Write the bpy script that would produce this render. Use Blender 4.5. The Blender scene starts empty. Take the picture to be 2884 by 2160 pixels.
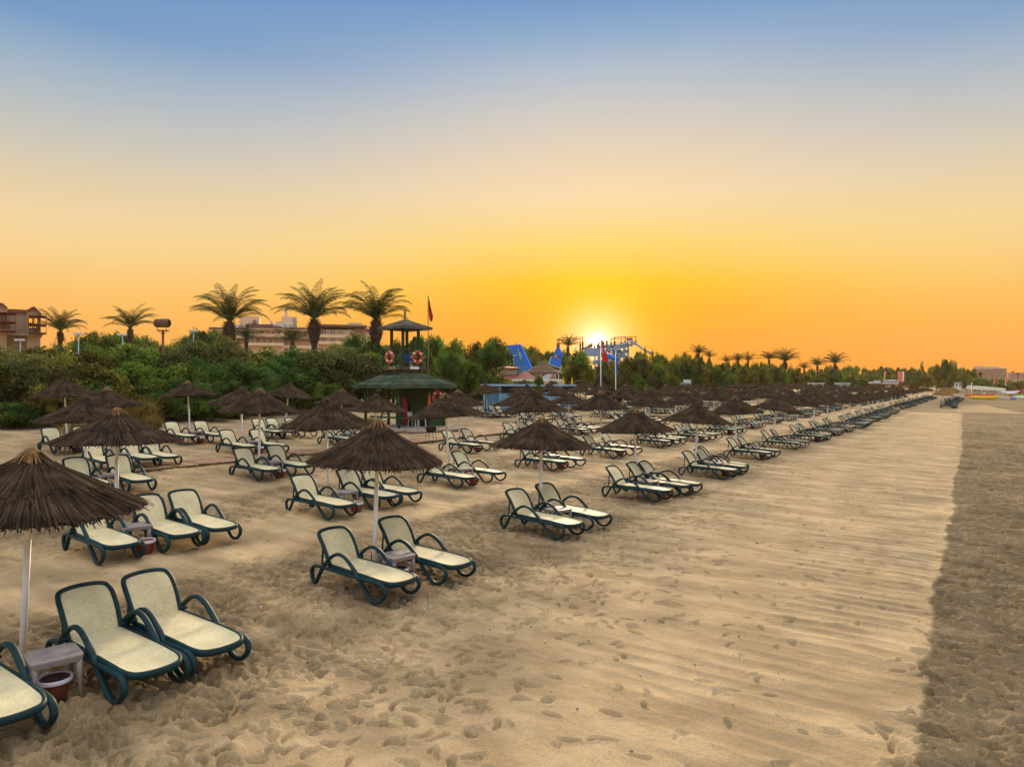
import bpy, math, random
import numpy as np
from mathutils import Vector, Matrix
R = math.radians
random.seed(7); rng = np.random.default_rng(7)
sc = bpy.context.scene
col = sc.collection

# ------------------------------------------------------------------ camera
F = 2003.0; CX, CY = 1442.0, 1080.0; CAMZ = 3.3
cam_d = bpy.data.cameras.new('camera'); cam = bpy.data.objects.new('camera', cam_d); col.objects.link(cam)
cam_d.sensor_width = 36; cam_d.lens = 36 * F / 2884.0
cam_d.clip_start = 0.1; cam_d.clip_end = 12000
cam.location = (0, 0, CAMZ); cam.rotation_euler = (R(90), 0, 0)
sc.camera = cam

# ------------------------------------------------------------------ sky and sun
def lin(c):
    return tuple(((x/255)/12.92 if x/255 <= .04045 else ((x/255+.055)/1.055)**2.4) for x in c)
SUN_AZ = math.atan2(1290-1106, 1536.0); SUN_EL = math.atan2(828-742, 1536.0)
SD = Vector((math.sin(SUN_AZ)*math.cos(SUN_EL), math.cos(SUN_AZ)*math.cos(SUN_EL), math.sin(SUN_EL)))
world = bpy.data.worlds.new("World"); sc.world = world; world.use_nodes = True
nt = world.node_tree; nt.nodes.clear(); N = nt.nodes.new; L = nt.links.new
wo = N('ShaderNodeOutputWorld'); bg = N('ShaderNodeBackground'); L(bg.outputs[0], wo.inputs[0]); bg.inputs[1].default_value = 1.0
tc = N('ShaderNodeTexCoord'); sx = N('ShaderNodeSeparateXYZ'); L(tc.outputs['Generated'], sx.inputs[0])
def wm(op, a, b=None, clamp=False):
    n = N('ShaderNodeMath'); n.operation = op; n.use_clamp = clamp
    for i, v in enumerate((a, b)):
        if v is None: continue
        if isinstance(v, (int, float)): n.inputs[i].default_value = v
        else: L(v, n.inputs[i])
    return n.outputs[0]
def wramp(stops):
    n = N('ShaderNodeValToRGB'); e = n.color_ramp.elements
    while len(e) > 1: e.remove(e[-1])
    e[0].position = stops[0][0]; e[0].color = (*stops[0][1], 1)
    for p, c in stops[1:]:
        k = e.new(p); k.color = (*c, 1)
    return n
def mul(c, k): return tuple(x*k for x in c)
ZEN = [(.62, (.55, .66, .86)), (.78, (1.15, 1.12, 1.15)), (1.0, (1.75, 1.62, 1.5))]  # overhead sky brightened beyond dusk level, added as fill light
away = wramp([(0, lin((250,154,58))), (.035, lin((251,166,70))), (.075, lin((252,182,88))), (.115, lin((251,197,114))), (.155, lin((247,210,146))), (.197, lin((240,212,165))),
              (.236, lin((224,205,172))), (.268, lin((207,200,184))), (.317, lin((180,190,196))), (.36, lin((150,176,200))), (.40, lin((112,154,200))), (.50, lin((96,142,197)))] + ZEN)
nears = wramp([(0, lin((255,146,0))), (.06, lin((255,162,0))), (.10, lin((255,178,0))), (.14, lin((255,198,20))), (.19, lin((255,215,112))),
               (.25, lin((251,221,172))), (.297, lin((236,213,183))), (.35, lin((212,205,196))), (.40, lin((180,192,206))), (.44, lin((142,172,205))), (.48, lin((110,151,202)))] + ZEN)
el = wm('MAXIMUM', sx.outputs['Z'], 0.0)
L(el, away.inputs[0]); L(el, nears.inputs[0])
az = wm('SUBTRACT', wm('ARCTAN2', sx.outputs['X'], sx.outputs['Y']), SUN_AZ)
azn = wm('DIVIDE', az, 0.40); ga = wm('EXPONENT', wm('MULTIPLY', wm('MULTIPLY', azn, azn), -1.0))
mx = N('ShaderNodeMix'); mx.data_type = 'RGBA'; L(ga, mx.inputs[0]); L(away.outputs[0], mx.inputs[6]); L(nears.outputs[0], mx.inputs[7])
vd = N('ShaderNodeVectorMath'); vd.operation = 'DOT_PRODUCT'; L(tc.outputs['Generated'], vd.inputs[0]); vd.inputs[1].default_value = SD
th2 = wm('MULTIPLY', wm('SUBTRACT', 1.0, vd.outputs['Value']), 2.0)      # angle^2 from the sun
def glow(sig_deg, colr):
    g = wm('EXPONENT', wm('MULTIPLY', th2, -1.0 / R(sig_deg)**2))
    v = N('ShaderNodeVectorMath'); v.operation = 'SCALE'; v.inputs[0].default_value = colr; L(g, v.inputs[3]); return v.outputs[0]
def vadd(a, b):
    v = N('ShaderNodeVectorMath'); v.operation = 'ADD'; L(a, v.inputs[0]); L(b, v.inputs[1]); return v.outputs[0]
bk_ = wm('MULTIPLY', wm('SUBTRACT', 0.15, sx.outputs['Y']), 1.25, True)      # added fill brightness behind the camera, lifts the surfaces facing it
bkv = N('ShaderNodeVectorMath'); bkv.operation = 'SCALE'; bkv.inputs[0].default_value = (.30, .34, .40); L(bk_, bkv.inputs[3])
s1 = vadd(mx.outputs[2], bkv.outputs[0])
s1 = vadd(s1, glow(0.7, (3, 2.5, 1.6)))
s1 = vadd(s1, glow(2.2, (.6, .45, .5)))
s1 = vadd(s1, glow(4.6, (.4, .26, .0)))
L(s1, bg.inputs[0])

sun_d = bpy.data.lights.new('sun', 'SUN'); sun = bpy.data.objects.new('sun', sun_d); col.objects.link(sun)
sun_d.energy = 5.0; sun_d.angle = R(11); sun_d.color = (1.0, .74, .46)
LD = Vector((math.sin(SUN_AZ)*math.cos(R(13)), math.cos(SUN_AZ)*math.cos(R(13)), math.sin(R(13))))   # middle of the bright glow above the sun
sun.rotation_euler = (-LD).to_track_quat('-Z', 'Y').to_euler()
sun.location = (20, 120, 60)

sc.view_settings.view_transform = 'Standard'; sc.view_settings.look = 'None'
sc.view_settings.exposure = 0.0; sc.view_settings.gamma = 1.0
sc.render.engine = 'CYCLES'
sc.cycles.use_denoising = True
sc.cycles.max_bounces = 6; sc.cycles.diffuse_bounces = 3; sc.cycles.transmission_bounces = 4; sc.cycles.transparent_max_bounces = 6
sc.cycles.sample_clamp_indirect = 6

# ------------------------------------------------------------------ helpers
UX, UY = .549, .836                       # direction the rows of parasols run in; v points inland
def uv(x, y): return UX*x+UY*y, -UY*x+UX*y
def xy(u, v): return UX*u-UY*v, UY*u+UX*v
TV = [(-400, -6), (-72, -1.3), (-20, -.45), (9.3, 0), (33, .95), (41, 1.5), (60, 1.6), (5000, 1.6)]
TVx = [a for a, b in TV]; TVy = [b for a, b in TV]
def terr(x, y):
    return float(np.interp(-UY*x+UX*y, TVx, TVy))
FRA = [0.0]                              # heading a far building faces (its depth runs along this azimuth)
def face(px): FRA[0] = math.atan((px-CX)/F) if px else 0.0
def at(px, py, Y):
    a = FRA[0]; k = Y/((px-CX)/F*math.sin(a)+math.cos(a))
    return Vector(((px-CX)/F*k, k, CAMZ+(CY-py)/F*k))
def inw(d): return Vector((math.sin(FRA[0])*d, math.cos(FRA[0])*d, 0))
def gp(px, py):
    Y = F*CAMZ/max(py-CY, 2)
    for _ in range(60):
        z = terr((px-CX)/F*Y, Y); Y = .5*Y+.5*F*(CAMZ-z)/(py-CY)
    x = (px-CX)/F*Y
    return Vector((x, Y, terr(x, Y)))

class MB:
    def __init__(s): s.v = []; s.f = []; s.t = []
    def add(s, vs, fs, t=.5):
        b = len(s.v); s.v.extend(vs); s.t.extend([t]*len(vs)); s.f.extend([tuple(b+i for i in f) for f in fs]); return s
    def box(s, c, d, rz=0, t=.5, rot=None):
        hx, hy, hz = d[0]/2, d[1]/2, d[2]/2
        m = rot if rot is not None else Matrix.Rotation(rz, 3, 'Z'); c = Vector(c)
        vs = [tuple(c+m@Vector((a*hx, b*hy, e*hz))) for a in (-1,1) for b in (-1,1) for e in (-1,1)]
        return s.add(vs, [(0,1,3,2),(4,6,7,5),(0,4,5,1),(2,3,7,6),(0,2,6,4),(1,5,7,3)], t)
    def beam(s, a, b, w, h=None, t=.5):
        a = Vector(a); b = Vector(b); d = b-a
        if d.length < 1e-6: return s
        q = d.to_track_quat('Z', 'Y').to_matrix()
        return s.box((a+b)/2, (w, h or w, d.length), rot=q, t=t)
    def tube(s, pts, r, n=8, closed=False, ry=None, t=.5, up=(0,1,0), cap=True):
        # elliptical tube: r across the 'up' axis, ry along it
        pts = [Vector(p) for p in pts]; k = len(pts); ry = ry or r; vs = []; up = Vector(up)
        rr = r if isinstance(r, (list, tuple)) else [r]*k
        for i, p in enumerate(pts):
            if closed: d = pts[(i+1) % k]-pts[i-1]
            else: d = pts[min(i+1, k-1)]-pts[max(i-1, 0)]
            d.normalize(); b = up-d*up.dot(d)
            if b.length < 1e-3: b = Vector((1,0,0))-d*d.x
            b.normalize(); a = d.cross(b)
            e = ry if not isinstance(r, (list, tuple)) else rr[i]
            for j in range(n):
                w = 2*math.pi*j/n; vs.append(tuple(p+a*rr[i]*math.cos(w)+b*e*math.sin(w)))
        fs = []
        for i in range(k if closed else k-1):
            i2 = (i+1) % k
            for j in range(n):
                fs.append((i*n+j, i*n+(j+1) % n, i2*n+(j+1) % n, i2*n+j))
        if cap and not closed:
            fs.append(tuple(range(n))[::-1]); fs.append(tuple((k-1)*n+j for j in range(n)))
        return s.add(vs, fs, t)
    def lathe(s, prof, n=20, c=(0,0,0), t=.5, cap=False):
        vs = []; fs = []
        for r, z in prof:
            for j in range(n):
                w = 2*math.pi*j/n; vs.append((c[0]+r*math.cos(w), c[1]+r*math.sin(w), c[2]+z))
        for i in range(len(prof)-1):
            for j in range(n): fs.append((i*n+j, i*n+(j+1) % n, (i+1)*n+(j+1) % n, (i+1)*n+j))
        if cap: fs.append(tuple((len(prof)-1)*n+j for j in range(n)))
        return s.add(vs, fs, t)
    def prism(s, poly, d, t=.5):
        # poly: list of 3D points (planar), extruded along vector d
        n = len(poly); d = Vector(d); vs = [tuple(Vector(p)) for p in poly]+[tuple(Vector(p)+d) for p in poly]
        fs = [tuple(range(n))[::-1], tuple(range(n, 2*n))]+[(i, (i+1) % n, n+(i+1) % n, n+i) for i in range(n)]
        return s.add(vs, fs, t)
    def mesh(s, name, m, smooth=False):
        me = bpy.data.meshes.new(name); me.from_pydata(s.v, [], s.f)
        a = me.attributes.new('tint', 'FLOAT', 'POINT'); a.data.foreach_set('value', s.t)
        if m: me.materials.append(m)
        if smooth: me.polygons.foreach_set('use_smooth', [True]*len(me.polygons))
        me.update(); return me
    def build(s, name, m, parent=None, smooth=False, label=None):
        return ob(name, s.mesh(name, m, smooth), parent, label)
def ob(name, me, parent=None, label=None):
    o = bpy.data.objects.new(name, me); col.objects.link(o)
    if parent: o.parent = parent
    if label: o['label'] = label
    return o
def tag(o, label=None, cat=None, group=None, kind=None):
    if label: o['label'] = label
    if cat: o['category'] = cat
    if group: o['group'] = group
    if kind: o['kind'] = kind
    return o
def thing(name, label, cat, loc=(0,0,0), rz=0, group=None):
    o = bpy.data.objects.new(name, None); o.empty_display_size = .3; col.objects.link(o)
    o.location = loc; o.rotation_euler = (0,0,rz); return tag(o, label, cat, group)
def kids(o): return [c for c in KIDS.get(o.name, [])]
KIDS = {}
def snap(root):
    # remember the parts of a prototype once, so copies do not rescan the scene
    for o in [root]+list(root.children_recursive): KIDS[o.name] = list(o.children)
def copy_tree(o, parent=None):
    c = o.copy(); col.objects.link(c); c.parent = parent
    for ch in KIDS.get(o.name, []): copy_tree(ch, c)
    return c
def smooth_path(pts, k=5, closed=False):
    P = [Vector(p) for p in pts]; n = len(P); out = []
    for i in range(n if closed else n-1):
        g = lambda j: P[j % n] if closed else P[min(max(j, 0), n-1)]
        a, b, c, d = g(i-1), g(i), g(i+1), g(i+2)
        for q in range(k):
            t = q/k
            out.append(.5*((2*b)+(c-a)*t+(2*a-5*b+4*c-d)*t*t+(3*b-a-3*c+d)*t**3))
    if not closed: out.append(P[-1])
    return out

# ------------------------------------------------------------------ materials
MT = {}
def pm(name, c1, c2=None, scale=6, rough=.7, bump=0, bscale=None, stretch=(1,1,1), tint=0, spec=.3, trans=0, metal=0, detail=4, emis=0):
    m = bpy.data.materials.new(name); m.use_nodes = True; t = m.node_tree; t.nodes.clear()
    n = t.nodes.new; l = t.links.new
    out = n('ShaderNodeOutputMaterial'); b = n('ShaderNodeBsdfPrincipled')
    b.inputs['Roughness'].default_value = rough; b.inputs['Specular IOR Level'].default_value = spec; b.inputs['Metallic'].default_value = metal
    c2 = c2 or tuple(x*.8 for x in c1)
    tcn = n('ShaderNodeTexCoord'); mp = n('ShaderNodeMapping'); mp.inputs['Scale'].default_value = stretch; l(tcn.outputs['Object'], mp.inputs[0])
    nz = n('ShaderNodeTexNoise'); nz.inputs['Scale'].default_value = scale; nz.inputs['Detail'].default_value = detail; l(mp.outputs[0], nz.inputs[0])
    rp = n('ShaderNodeValToRGB'); rp.color_ramp.elements[0].position = .35; rp.color_ramp.elements[1].position = .68
    rp.color_ramp.elements[0].color = (*c1, 1); rp.color_ramp.elements[1].color = (*c2, 1); l(nz.outputs[0], rp.inputs[0])
    cout = rp.outputs[0]
    if tint:
        at_ = n('ShaderNodeAttribute'); at_.attribute_name = 'tint'
        mr = n('ShaderNodeMapRange'); mr.inputs[3].default_value = 1-tint; mr.inputs[4].default_value = 1+tint; l(at_.outputs['Fac'], mr.inputs[0])
        vm = n('ShaderNodeVectorMath'); vm.operation = 'SCALE'; l(cout, vm.inputs[0]); l(mr.outputs[0], vm.inputs[3]); cout = vm.outputs[0]
    l(cout, b.inputs['Base Color'])
    if emis: b.inputs['Emission Color'].default_value = (*c1, 1); b.inputs['Emission Strength'].default_value = emis
    if bump:
        n2 = n('ShaderNodeTexNoise'); n2.inputs['Scale'].default_value = bscale or scale*3; n2.inputs['Detail'].default_value = 5; l(mp.outputs[0], n2.inputs[0])
        bp = n('ShaderNodeBump'); bp.inputs['Strength'].default_value = bump; bp.inputs['Distance'].default_value = .01; l(n2.outputs[0], bp.inputs['Height']); l(bp.outputs[0], b.inputs['Normal'])
    if trans:
        tr = n('ShaderNodeBsdfTranslucent'); ms = n('ShaderNodeMixShader'); ms.inputs[0].default_value = trans
        l(cout, tr.inputs[0]); l(b.outputs[0], ms.inputs[1]); l(tr.outputs[0], ms.inputs[2]); l(ms.outputs[0], out.inputs[0])
    else: l(b.outputs[0], out.inputs[0])
    MT[name] = m; return m
M_frame = pm('green_plastic', (.004,.026,.032), (.008,.042,.048), 9, .55, .15, 60, spec=.22)
M_table = pm('taupe_plastic', (.29,.255,.24), (.21,.18,.17), 14, .6, .1, 50)
M_polew = pm('white_painted_metal', (.90,.90,.88), (.80,.78,.72), 5, .5)
M_poley = pm('weathered_pole_paint', (.88,.82,.66), (.78,.70,.52), 8, .6, stretch=(1,1,.3))
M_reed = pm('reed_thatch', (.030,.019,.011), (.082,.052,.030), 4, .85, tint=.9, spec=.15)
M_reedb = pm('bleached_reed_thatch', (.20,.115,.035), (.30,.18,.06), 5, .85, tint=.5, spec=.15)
M_cap = pm('ochre_reed_cap', (.12,.062,.022), (.20,.11,.04), 12, .85, tint=.7)
M_wood = pm('dry_wood', (.30,.20,.12), (.22,.14,.08), 6, .8, .3, stretch=(1,1,.2))
M_bucket = pm('red_brown_plastic', (.22,.035,.025), (.16,.025,.02), 9, .4, spec=.5)
M_bucketb = pm('brown_plastic', (.16,.055,.03), (.10,.035,.02), 9, .4, spec=.5)
M_liner = pm('bag_plastic', (.75,.72,.75), (.62,.58,.62), 30, .35, .4)
M_dark = pm('dark_metal', (.012,.012,.012), (.03,.025,.02), 12, .6)
M_red = pm('red_paint', (.62,.035,.02), (.5,.03,.02), 8, .5)
M_orange = pm('orange_buoy', (.75,.10,.02), (.65,.07,.02), 8, .45)
M_white = pm('white_plastic', (.8,.8,.8), (.72,.72,.72), 6, .5)
M_blue = pm('blue_paint', (.0,.13,.62), (.01,.17,.70), 4, .4)
M_teal = pm('teal_slide', (.0,.16,.42), (.0,.12,.34), 4, .5)
M_steel = pm('pale_blue_steel', (.30,.44,.58), (.22,.36,.50), 4, .5)
M_rust = pm('rusty_steel', (.22,.06,.03), (.15,.05,.03), 4, .8)
M_grw = pm('green_stained_wood', (.024,.060,.028), (.055,.080,.040), 4, .85, .4, stretch=(1,1,4), spec=.1)
M_grr = pm('green_roof_boards', (.030,.070,.042), (.105,.110,.075), 1.6, .9, .5, tint=.6, spec=.05)
M_grey = pm('grey_weathered_wood', (.085,.078,.062), (.15,.135,.11), 3, .9, .5, tint=.5, spec=.05)
M_cabin = pm('pale_blue_boards', (.14,.33,.46), (.20,.40,.52), 5, .6)
M_concrete = pm('pale_concrete', (.42,.35,.28), (.34,.28,.22), 3, .9, .2)
M_tile = pm('terracotta_tiles', (.19,.055,.04), (.27,.09,.065), 5, .8, .4)
M_thatch = pm('thatch_roof', (.10,.060,.035), (.16,.10,.06), 5, .9, .6, stretch=(1,1,.4), tint=.4)
M_wall = pm('ochre_render', (.74,.54,.35), (.66,.47,.30), .6, .9)
M_wall2 = pm('sand_render', (.52,.37,.25), (.44,.31,.21), .8, .9)
M_fascia = pm('brown_fascia', (.16,.075,.065), (.20,.10,.08), .8, .8)
M_glass = pm('window_glass', (.10,.12,.15), (.30,.30,.30), .7, .15, spec=.8)
M_curtain = pm('white_curtain', (.62,.64,.66), (.45,.48,.52), 1.2, .8)
M_sunset = pm('sunset_glow_pane', (1.0,.50,.06), (1.0,.6,.1), 2, .5, emis=1.0)  # sunset reflection painted as emission, no lamp behind these panes
M_yel = pm('yellow_canvas', (.80,.52,.02), (.7,.45,.02), 4, .7)
M_cream = pm('cream_canvas', (.50,.43,.32), (.44,.38,.28), 2, .8)
M_bark = pm('bark', (.10,.065,.045), (.055,.036,.026), 7, .95, .6, stretch=(1,1,.3))
M_palmb = pm('palm_bark', (.085,.055,.045), (.045,.03,.025), 9, .95, .8, tint=.5)
M_farwall = pm('distant_hotel_wall', (.60,.44,.35), (.54,.40,.32), .05, .9)
def leafmat(name, a, b, tr=.48): return pm(name, a, b, 1.1, .7, tint=.85, trans=tr, spec=.12, detail=2)
M_leaf = [leafmat('green_leaves', (.085,.150,.020), (.140,.195,.030)), leafmat('olive_leaves', (.145,.150,.026), (.21,.19,.035)),
          leafmat('deep_green_leaves', (.046,.115,.024), (.092,.155,.032)), leafmat('dusty_leaves', (.125,.125,.04), (.08,.095,.028))]
M_frond = leafmat('palm_leaves', (.016,.042,.010), (.042,.072,.016), .08)
M_fronddry = leafmat('dry_palm_leaves', (.14,.075,.025), (.20,.11,.035), .3)
M_grass = leafmat('dry_grass_blades', (.30,.20,.05), (.20,.17,.05), .3)

def sling_mat():
    m = bpy.data.materials.new('cream_sling'); m.use_nodes = True; t = m.node_tree; b = t.nodes['Principled BSDF']; n = t.nodes.new; l = t.links.new
    b.inputs['Roughness'].default_value = .65; b.inputs['Specular IOR Level'].default_value = .25
    tcn = n('ShaderNodeTexCoord'); outs = []
    for stc in ((260, 14, 14), (14, 260, 260)):
        mp = n('ShaderNodeMapping'); mp.inputs['Scale'].default_value = stc; l(tcn.outputs['Object'], mp.inputs[0])
        z = n('ShaderNodeTexNoise'); z.inputs['Scale'].default_value = 1; z.inputs['Detail'].default_value = 2; l(mp.outputs[0], z.inputs[0]); outs.append(z.outputs[0])
    ad = n('ShaderNodeMath'); ad.operation = 'ADD'; l(outs[0], ad.inputs[0]); l(outs[1], ad.inputs[1])
    rp = n('ShaderNodeValToRGB'); e = rp.color_ramp.elements; e[0].position = .38; e[1].position = .62
    e[0].color = (.60,.49,.22,1); e[1].color = (.80,.74,.50,1)
    hf = n('ShaderNodeMath'); hf.operation = 'MULTIPLY'; hf.inputs[1].default_value = .5; l(ad.outputs[0], hf.inputs[0]); l(hf.outputs[0], rp.inputs[0])
    z2 = n('ShaderNodeTexNoise'); z2.inputs['Scale'].default_value = 3.5; oi = n('ShaderNodeObjectInfo')
    av = n('ShaderNodeVectorMath'); av.operation = 'ADD'; l(tcn.outputs['Object'], av.inputs[0]); l(oi.outputs['Random'], av.inputs[1]); l(av.outputs[0], z2.inputs[0])
    mr = n('ShaderNodeMapRange'); mr.inputs[1].default_value = .3; mr.inputs[2].default_value = .7; mr.inputs[3].default_value = .84; mr.inputs[4].default_value = 1.06; l(z2.outputs[0], mr.inputs[0])
    vm = n('ShaderNodeVectorMath'); vm.operation = 'SCALE'; l(rp.outputs[0], vm.inputs[0]); l(mr.outputs[0], vm.inputs[3]); l(vm.outputs[0], b.inputs['Base Color'])
    return m
M_sling = sling_mat()

def sand_mat():
    m = bpy.data.materials.new('sand'); m.use_nodes = True; t = m.node_tree; b = t.nodes['Principled BSDF']; n = t.nodes.new; l = t.links.new
    b.inputs['Roughness'].default_value = .95; b.inputs['Specular IOR Level'].default_value = .1
    tcn = n('ShaderNodeTexCoord')
    def nz(s, d=4, st=None, rough=.5):
        z = n('ShaderNodeTexNoise'); z.inputs['Scale'].default_value = s; z.inputs['Detail'].default_value = d; z.inputs['Roughness'].default_value = rough
        if st:
            mp = n('ShaderNodeMapping'); mp.inputs['Rotation'].default_value = (0,0,math.atan2(UY,UX)*-1); mp2 = n('ShaderNodeMapping'); mp2.inputs['Scale'].default_value = st
            l(tcn.outputs['Object'], mp.inputs[0]); l(mp.outputs[0], mp2.inputs[0]); l(mp2.outputs[0], z.inputs[0])
        else: l(tcn.outputs['Object'], z.inputs[0])
        return z.outputs[0]
    rp = n('ShaderNodeValToRGB'); e = rp.color_ramp.elements; e[0].position = .30; e[1].position = .70
    e[0].color = (.405,.288,.152,1); e[1].color = (.55,.408,.228,1); l(nz(1.3, 6, None, .65), rp.inputs[0])
    # grains
    g = nz(85, 3, None, .8); gr = n('ShaderNodeMapRange'); gr.inputs[1].default_value = .3; gr.inputs[2].default_value = .7; gr.inputs[3].default_value = .62; gr.inputs[4].default_value = 1.36; l(g, gr.inputs[0])
    vm = n('ShaderNodeVectorMath'); vm.operation = 'SCALE'; l(rp.outputs[0], vm.inputs[0]); l(gr.outputs[0], vm.inputs[3])
    at_ = n('ShaderNodeAttribute'); at_.attribute_name = 'damp_and_shade'  # darker damp sand plus relief shade painted over the trampled rows
    # patchy churned look for the farther sand, streaks across the rows
    p = nz(1.0, 5, (1.6, .5, 1), .6); pr = n('ShaderNodeMapRange'); pr.inputs[1].default_value = .40; pr.inputs[2].default_value = .62; pr.inputs[3].default_value = .74; pr.inputs[4].default_value = 1.12; l(p, pr.inputs[0])
    vm2 = n('ShaderNodeVectorMath'); vm2.operation = 'SCALE'; l(vm.outputs[0], vm2.inputs[0]); l(pr.outputs[0], vm2.inputs[3])
    mx_ = n('ShaderNodeMix'); mx_.data_type = 'RGBA'; mx_.blend_type = 'MULTIPLY'; l(at_.outputs['Fac'], mx_.inputs[0]); l(vm2.outputs[0], mx_.inputs[6]); mx_.inputs[7].default_value = (.38,.38,.375,1)
    l(mx_.outputs[2], b.inputs['Base Color'])
    # relief: fine grain, plus prints for the sand beyond the modelled prints
    vo = n('ShaderNodeTexVoronoi'); vo.feature = 'SMOOTH_F1'; vo.inputs['Scale'].default_value = 2.6; l(tcn.outputs['Object'], vo.inputs[0])
    fa = n('ShaderNodeAttribute'); fa.attribute_name = 'far'
    m1 = n('ShaderNodeMath'); m1.operation = 'MULTIPLY'; l(vo.outputs['Distance'], m1.inputs[0]); l(fa.outputs['Fac'], m1.inputs[1])
    m2 = n('ShaderNodeMath'); m2.operation = 'MULTIPLY_ADD'; l(nz(7, 6, None, .7), m2.inputs[0]); m2.inputs[1].default_value = .30; 
    m3 = n('ShaderNodeMath'); m3.operation = 'MULTIPLY'; m3.inputs[1].default_value = .9; l(m1.outputs[0], m3.inputs[0]); l(m3.outputs[0], m2.inputs[2])
    m4 = n('ShaderNodeMath'); m4.operation = 'MULTIPLY_ADD'; l(nz(60, 3, None, .7), m4.inputs[0]); m4.inputs[1].default_value = .05; l(m2.outputs[0], m4.inputs[2])
    bp = n('ShaderNodeBump'); bp.inputs['Strength'].default_value = 1.0; bp.inputs['Distance'].default_value = .16; l(m4.outputs[0], bp.inputs['Height']); l(bp.outputs[0], b.inputs['Normal'])
    return m
M_sand = sand_mat()

# ------------------------------------------------------------------ ground
def vnoise(x, y, seed=0):
    xi = np.floor(x).astype(np.int64); yi = np.floor(y).astype(np.int64); xf = x-xi; yf = y-yi
    def h(a, b):
        k = (a*374761393+b*668265263+seed*974634777) & 0x7fffffff
        k = ((k ^ (k >> 13))*1274126177) & 0x7fffffff
        return ((k ^ (k >> 16)) & 0xffff)/65535.0
    sxx = xf*xf*(3-2*xf); syy = yf*yf*(3-2*yf)
    a = h(xi, yi)*(1-sxx)+h(xi+1, yi)*sxx; b = h(xi, yi+1)*(1-sxx)+h(xi+1, yi+1)*sxx
    return (a*(1-syy)+b*syy)*2-1
def fbm(x, y, o=4, seed=0):
    s = 0; a = 1; tot = 0
    for i in range(o): s = s+a*vnoise(x*2**i, y*2**i, seed+i*17); tot += a; a *= .5
    return s/tot
def pits(x, y, seed=0, pw=1.7):
    # shallow dishes that meet in sharp crests, as feet leave them: 0 in a dish, about 1 on a crest
    xi = np.floor(x); yi = np.floor(y); best = np.full(x.shape, 9.0); sec = np.full(x.shape, 9.0)
    for i in (-1, 0, 1):
        for j in (-1, 0, 1):
            a = xi+i; b = yi+j
            k = (a.astype(np.int64)*374761393+b.astype(np.int64)*668265263+seed*974634777) & 0x7fffffff
            k = ((k ^ (k >> 13))*1274126177) & 0x7fffffff; k = k ^ (k >> 16)
            d = (a+(k & 0xff)/255.-x)**2+(b+((k >> 8) & 0xff)/255.-y)**2
            sec = np.minimum(sec, np.maximum(best, d)); best = np.minimum(best, d)
    return np.clip(1-(np.sqrt(sec)-np.sqrt(best))*1.6, 0, 1)**pw
def sstep(a, b, x):
    t = np.clip((x-a)/(b-a), 0, 1); return t*t*(3-2*t)
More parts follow.
